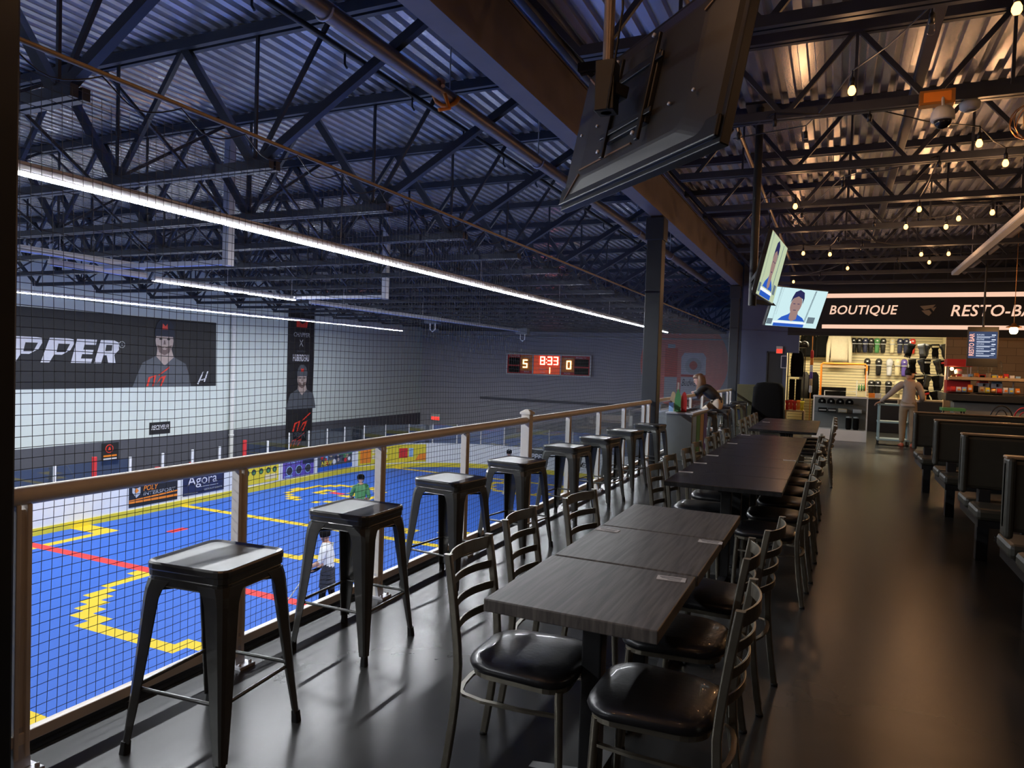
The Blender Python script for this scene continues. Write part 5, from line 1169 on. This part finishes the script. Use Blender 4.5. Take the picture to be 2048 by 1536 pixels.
t = thing('picture_frame', 'small white-framed dark picture beside the service door', 'picture', (-1.385, 21.97, 1.7)); MB().box(-.085, -.03, 0, .085, .0, .36).build('frame', 'bannerW', t); MB().box(-.065, -.033, .02, .065, -.03, .34).build('print', 'navy', t)

# ------------------------------------------------------------------ people
def make_person(name, lab, loc, rz, J, R, E, mats, head, hands=(), extras=None, feet=None):
    """J joints, R radii, E edges (a, b, material); one continuous skinned body"""
    names = list(J); vs = [V(J[n_]) for n_ in names]; idx = {n_: i for i, n_ in enumerate(names)}
    rad = [R[n_] if isinstance(R[n_], tuple) else (R[n_], R[n_]) for n_ in names]
    me = bpy.data.meshes.new('skeleton'); me.from_pydata(vs, [(idx[a], idx[b_]) for a, b_, _ in E], []); o = bpy.data.objects.new('skeleton', me); COL.objects.link(o)
    md = o.modifiers.new('skin', 'SKIN'); md.use_smooth_shade = True
    if not me.skin_vertices: me.attributes.new  # layer made by the modifier
    sv = me.skin_vertices[0].data
    for i, n_ in enumerate(names): sv[i].radius = rad[i]; sv[i].use_root = (n_ == 'pelvis')
    sb = o.modifiers.new('sub', 'SUBSURF'); sb.levels = 2; sb.render_levels = 2
    dg = bpy.context.evaluated_depsgraph_get(); dg.update(); em = bpy.data.meshes.new_from_object(o.evaluated_get(dg))
    mb = MB(); pv = [V(v.co) for v in em.vertices]
    segs = [(vs[idx[a]], vs[idx[b_]], m_) for a, b_, m_ in E]
    def near(p):
        best = None
        for a, b_, m_ in segs:
            ab = b_ - a; tt = max(0, min(1, (p - a).dot(ab) / max(ab.length_squared, 1e-9))); d = (a + ab * tt - p).length
            if best is None or d < best[0]: best = (d, m_)
        return best[1]
    mb.v = [tuple(p) for p in pv]
    for f in em.polygons:
        c = sum((pv[i] for i in f.vertices), V()) / len(f.vertices); mb.f.append(tuple(f.vertices)); mb.m.append(near(c)); mb.sm.append(True)
    bpy.data.objects.remove(o); bpy.data.meshes.remove(me); bpy.data.meshes.remove(em)
    # head with face, looking along +x of its frame
    T = head['T']; sk = head.get('skin', 0)
    prof = [(-.115, .030, .062), (-.10, .045, .075), (-.07, .056, .085), (-.03, .066, .092), (.02, .074, .098), (.06, .076, .1), (.095, .066, .09), (.118, .042, .06), (.126, .012, .02)]
    rings = []
    for z, ry, rx in prof:
        rg = []
        for k in range(20):
            a = 2 * PI * k / 20; x = rx * math.cos(a) + (.008 if z < 0 and math.cos(a) > .3 else 0); y = ry * math.sin(a)
            if z < .05 and math.cos(a) < 0: x *= .82
            rg.append(T @ V((x, y, z)))
        rings.append(rg)
    mb.loft(rings, sk, True, True)
    mb.loft([[T @ V(p) for p in q] for q in ([(.085, -.016, -.035), (.085, .016, -.035), (.122, .008, -.032), (.122, -.008, -.032)], [(.088, -.008, .03), (.088, .008, .03), (.1, .004, .03), (.1, -.004, .03)])], sk, True, True)
    for s_ in (-1, 1): mb.loft([[T @ V((-.005 + .02 * math.cos(q), s_ * yy, -.01 + .032 * math.sin(q))) for q in [2 * PI * k / 8 for k in range(8)]] for yy in (.066, .085)], sk, True, True)
    for (w_, d, side, col) in hands:
        w_ = V(w_); d = V(d).normalized(); up = V((0, 0, 1)) if abs(d.z) < .8 else V((1, 0, 0)); s_ = d.cross(up).normalized(); n_ = s_.cross(d)
        mb.loft([[w_ + d * L_ + s_ * (cx_ * hw) + n_ * (cz_ * .014) for cx_, cz_ in ((-1, -1), (1, -1), (1, 1), (-1, 1))] for L_, hw in ((-.02, .026), (.03, .038), (.085, .042))], col, True, True)
        for k in range(4):
            b0 = w_ + d * .08 + s_ * (-.03 + .02 * k); L_ = (.062, .075, .07, .052)[k]
            mb.tube([b0, b0 + d * L_ * .5 - n_ * .006, b0 + d * L_ * .85 - n_ * .028], [.009, .0085, .007], 6, col)
        b0 = w_ + d * .03 + s_ * side * .035; mb.tube([b0, b0 + s_ * side * .025 + d * .03, b0 + s_ * side * .03 + d * .058 - n_ * .012], [.011, .01, .008], 6, col)
    for f in (feet or ()):
        p, d, m_ = f; p = V(p); d = V(d).normalized(); s_ = d.cross(V((0, 0, 1)))
        rings = []
        for L_, hw, h_ in ((-.07, .03, .07), (-.04, .04, .09), (.04, .042, .085), (.11, .048, .055), (.17, .045, .04), (.2, .025, .025)):
            rings.append([p + d * L_ + s_ * (hw * math.cos(q)) + V((0, 0, max(0, h_ * .5 + h_ * .5 * math.sin(q)))) for q in [2 * PI * k / 10 for k in range(10)]])
        mb.loft(rings, m_, True, True)
    zmin = min(p[2] for p in mb.v)
    t = thing(name, lab, 'person', loc, rz)
    body = mb.build('body', mats, t)
    fm = MB()
    for s_ in (-1, 1): fm.loft([[T @ V((xx, s_ * .03 + .013 * math.cos(q), .008 + .008 * math.sin(q))) for q in [2 * PI * k / 8 for k in range(8)]] for xx in (.085, .097)])
    fm.build('eyes', 'blackm', t)
    MB().loft([[T @ V((xx, .022 * math.cos(q), -.062 + .005 * math.sin(q))) for q in [2 * PI * k / 8 for k in range(8)]] for xx in (.07, .093)]).build('mouth', 'redp', t)
    if extras: extras(t, T)
    return t
def hairshell(T, t, m_, z0=-.02, back=-.09, name='hair', grow=1.1):
    R = []
    for z, ry, rx in ((z0, .068, .09), (.02, .076, .1), (.06, .078, .103), (.095, .07, .094), (.122, .046, .064), (.134, .012, .02)):
        R.append([T @ V(((rx * grow * math.cos(a) if (math.cos(a) < .2 or z > .05) else rx * .2) - .004, ry * grow * math.sin(a), z)) for a in [2 * PI * k / 20 for k in range(20)]])
    return MB().loft(R, 0, True, True).build(name, m_, t)
def standing(h=1.75, lw=None, rw=None, le=None, re=None, lf=(0.02, .1), rf=(-.02, -.1), kn=.02, lean=0):
    k = h / 1.75; q = lambda x, y, z: (x * k + lean * max(0, z - .9), y * k, z * k)
    J = dict(pelvis=q(0, 0, .95), waist=q(0, 0, 1.08), chest=q(.01, 0, 1.28), neckb=q(0, 0, 1.44), neck=q(.01, 0, 1.52),
             ls=q(0, .18, 1.38), rs=q(0, -.18, 1.38), lh=q(0, .09, .90), rh=q(0, -.09, .90))
    J['lk'] = q(kn + lf[0] * .5, .1, .5); J['rk'] = q(kn + rf[0] * .5, -.1, .5); J['la'] = (lf[0], lf[1], .09); J['ra'] = (rf[0], rf[1], .09)
    J['le'] = le; J['re'] = re; J['lw'] = lw; J['rw'] = rw
    return J
RAD = dict(pelvis=(.17, .14), waist=(.165, .13), chest=(.2, .14), neckb=.1, neck=.06, ls=.088, rs=.088, lh=.11, rh=.11, lk=.078, rk=.078, la=.055, ra=.055, le=.062, re=.062, lw=.036, rw=.036)
def edges(tm, pm, am, lm, nm):
    return [('pelvis', 'waist', tm), ('waist', 'chest', tm), ('chest', 'neckb', tm), ('neckb', 'neck', nm), ('neckb', 'ls', tm), ('neckb', 'rs', tm), ('ls', 'le', tm), ('rs', 're', tm), ('le', 'lw', am), ('re', 'rw', am),
            ('pelvis', 'lh', pm), ('pelvis', 'rh', pm), ('lh', 'lk', pm), ('rh', 'rk', pm), ('lk', 'la', lm), ('rk', 'ra', lm)]
def HT(p, yaw=0, pitch=0): return Matrix.Translation(p) @ Matrix.Rotation(yaw, 4, 'Z') @ Matrix.Rotation(pitch, 4, 'Y')
# man at the shop: local +x is his front, he faces the shop (+Y in the room)
J = standing(1.75, lw=(.12, .56, .98), le=(.0, .38, 1.16), rw=(.24, -.24, 1.02), re=(.0, -.28, 1.1))
hp = V((.02, 0, 1.63)); TT = HT(hp, -.9, .12)
def ex1(t, T):
    hairshell(T, t, 'dhair', -.03); R = []
    MB().lathe([(.098, .03), (.1, .07), (.08, .125), (.03, .145), (.002, .148)], (0, 0, 0), 18, T=T).build('cap', 'blackm', t)
    mb = MB(); mb.extr([T @ V(p) for p in ((.07, -.06, .05), (.14, -.045, .04), (.165, 0, .036), (.14, .045, .04), (.07, .06, .05))], (0, 0, .008)); mb.build('cap_brim', 'redp', t)
    MB().loft([[T @ V((x, ry * math.cos(q), z + rz_ * math.sin(q))) for q in [2 * PI * k / 12 for k in range(12)]] for x, ry, z, rz_ in ((.03, .055, -.085, .03), (.09, .045, -.085, .03), (.1, .02, -.09, .018))], 0, True, True).build('beard', 'dhair', t)
    MB().loft([rrect(.26, .32, .1, z, 4, 0, 0) for z in (.905, .93, .965)], 0, True, True).build('sweater_hem', 'sweat', t)
make_person('person', 'man in a grey sweater, khaki trousers and dark cap seen from behind at the cart', (1.5, 18.05, 0), PI / 2, J, RAD, edges(1, 2, 1, 2, 0), ['skin', 'sweat', 'khaki', 'shoe'], dict(T=TT), [((.12, .56, .98), (.2, .5, -.3), -1, 0), ((.24, -.24, 1.02), (1, .3, 0), 1, 0)], ex1, [((.02, .1, 0), (1, .15, 0), 3), ((-.02, -.1, 0), (1, -.15, 0), 3)])
# woman on a stool leaning on the handrail: local +x points at the rink
J = dict(pelvis=(0, 0, .86), waist=(.08, 0, .98), chest=(.24, 0, 1.12), neckb=(.36, 0, 1.22), neck=(.41, 0, 1.27), ls=(.33, -.15, 1.19), rs=(.33, .15, 1.19), lh=(.03, -.09, .84), rh=(.03, .09, .84),
         lk=(.34, -.11, .72), rk=(.34, .11, .72), la=(.2, -.1, .36), ra=(.2, .1, .36), le=(.42, -.24, 1.08), re=(.42, .24, 1.08), lw=(.52, -.08, 1.10), rw=(.52, .08, 1.10))
RW = dict(RAD); RW.update(pelvis=(.17, .15), waist=(.14, .13), chest=(.16, .13), ls=.075, rs=.075, lk=.075, rk=.075)
TT = HT(V((.47, 0, 1.36)), .35, .35)
def ex2(t, T):
    hairshell(T, t, 'hair', -.03, grow=1.15)
    R = []
    for z, a, b_, sx_ in () and ((.06, .09, .075, -.03), (-.06, .115, .085, -.03), (-.16, .12, .09, -.03), (-.3, .1, .08, .0), (-.44, .05, .04, .04)): pass
    for z, cx_, rx, ry in ((1.46, .43, .04, .05), (1.42, .415, .075, .09), (1.33, .40, .08, .105), (1.22, .41, .095, .11), (1.12, .43, .09, .09), (1.02, .45, .06, .06), (.94, .46, .02, .03)): R.append([V((cx_ - .02 + rx * math.cos(q) * (1 + .08 * math.cos(5 * q)), .075 + ry * math.sin(q), z)) for q in [2 * PI * k / 20 for k in range(20)]])
    MB().loft(R[::-1], 0, True, True).build('long_hair', 'hair', t)
    MB().tube([(.05, -.15, .93), (-.02, -.05, .97), (-.02, .05, .97), (.05, .15, .93)], .02, 8).build('waistband', 'jacket', t)
w2 = make_person('person', 'woman with long brown hair and black jacket leaning over the handrail from a stool', (-2.2, 15.42, 0), PI - .12, J, RW, edges(1, 2, 1, 2, 0), ['skin', 'jacket', 'beige', 'bannerW'], dict(T=TT), [((.52, -.08, 1.10), (.3, .6, -.1), 1, 0), ((.52, .08, 1.10), (.3, -.6, -.1), -1, 0)], ex2, [((.2, -.1, .27), (1, 0, 0), 3), ((.2, .1, .27), (1, 0, 0), 3)])
# players on the rink
def player(lab, loc, rz, shirt, fw=1, h=1.75, sh='shorts'):
    J = standing(h, lw=(.34, .26, 1.02), le=(.1, .28, 1.14), rw=(.3, -.1, .88), re=(.0, -.27, 1.08), lf=(.12, .14), rf=(-.1, -.14), lean=.12)
    TT = HT(V((.085, 0, 1.635)), .1, .15)
    def ex(t, T):
        MB().lathe([(.105, -.01), (.115, .03), (.118, .07), (.1, .12), (.06, .15), (.003, .16)], (0, 0, 0), 18, T=T).build('helmet', 'blackm', t)
        for a in (-.05, 0, .05): MB().bar(T @ V((-.06, a, .155)), T @ V((.07, a, .14)), .02, .012).build('helmet_vent', 'silver', t)
        MB().tube([T @ V(p) for p in ((.02, .1, -.01), (.03, .07, -.1), (.06, 0, -.13), (.03, -.07, -.1), (.02, -.1, -.01))], .008, 6).build('chin_strap', 'black', t)
        for p in ((.36, .25, 1.0), (.33, -.1, .86)):
            g_ = MB(); g_.loft([[V(p) + V((dx + r * .9 * math.cos(q), r * math.sin(q), dz + r * .6 * math.sin(q))) for q in [2 * PI * k / 10 for k in range(10)]] for dx, dz, r in ((-.08, .05, .05), (0, 0, .065), (.06, -.04, .05), (.1, -.06, .03))], 0, True, True); g_.build('glove', 'blackm', t)
        for k in range(5): MB().loft([rrect(.24 + .012 * k, .36 + .01 * k, .09, .93 - .09 * k, 4, .02, 0), rrect(.25 + .012 * k, .37 + .01 * k, .09, .86 - .09 * k, 4, .02, 0)], 0).build('shorts_panel', sh, t) if k < 4 else None
        st = MB(); st.tube([(.3, -.16, 1.0), (.42, .1, .86), (.9, .5, .06)], .013, 8); st.build('stick', 'silver', t)
    return make_person('person', lab, loc, rz, J, RAD, edges(1, 2, 0, 3, 0), ['skin', shirt, 'shorts', 'blackm'], dict(T=TT), [((.34, .26, 1.02), (1, -.2, -.4), -1, 0), ((.3, -.1, .88), (1, .3, -.3), 1, 0)], ex, [((.12, .14, 0), (1, .3, 0), 3), ((-.1, -.14, 0), (1, -.3, 0), 3)])
player('player in a white shirt, dark shorts and helmet, nearest on the blue floor', (-9.5, 11.85, -3.79), PI * 1.12, 'tee')
player('player in a dark green shirt farther out on the blue floor, partly behind a stool', (-13.2, 17.9, -3.79), PI * .7, 'green')
player('player in white near the far end of the blue floor', (-12.2, 26.8, -3.79), PI * 1.4, 'tee')
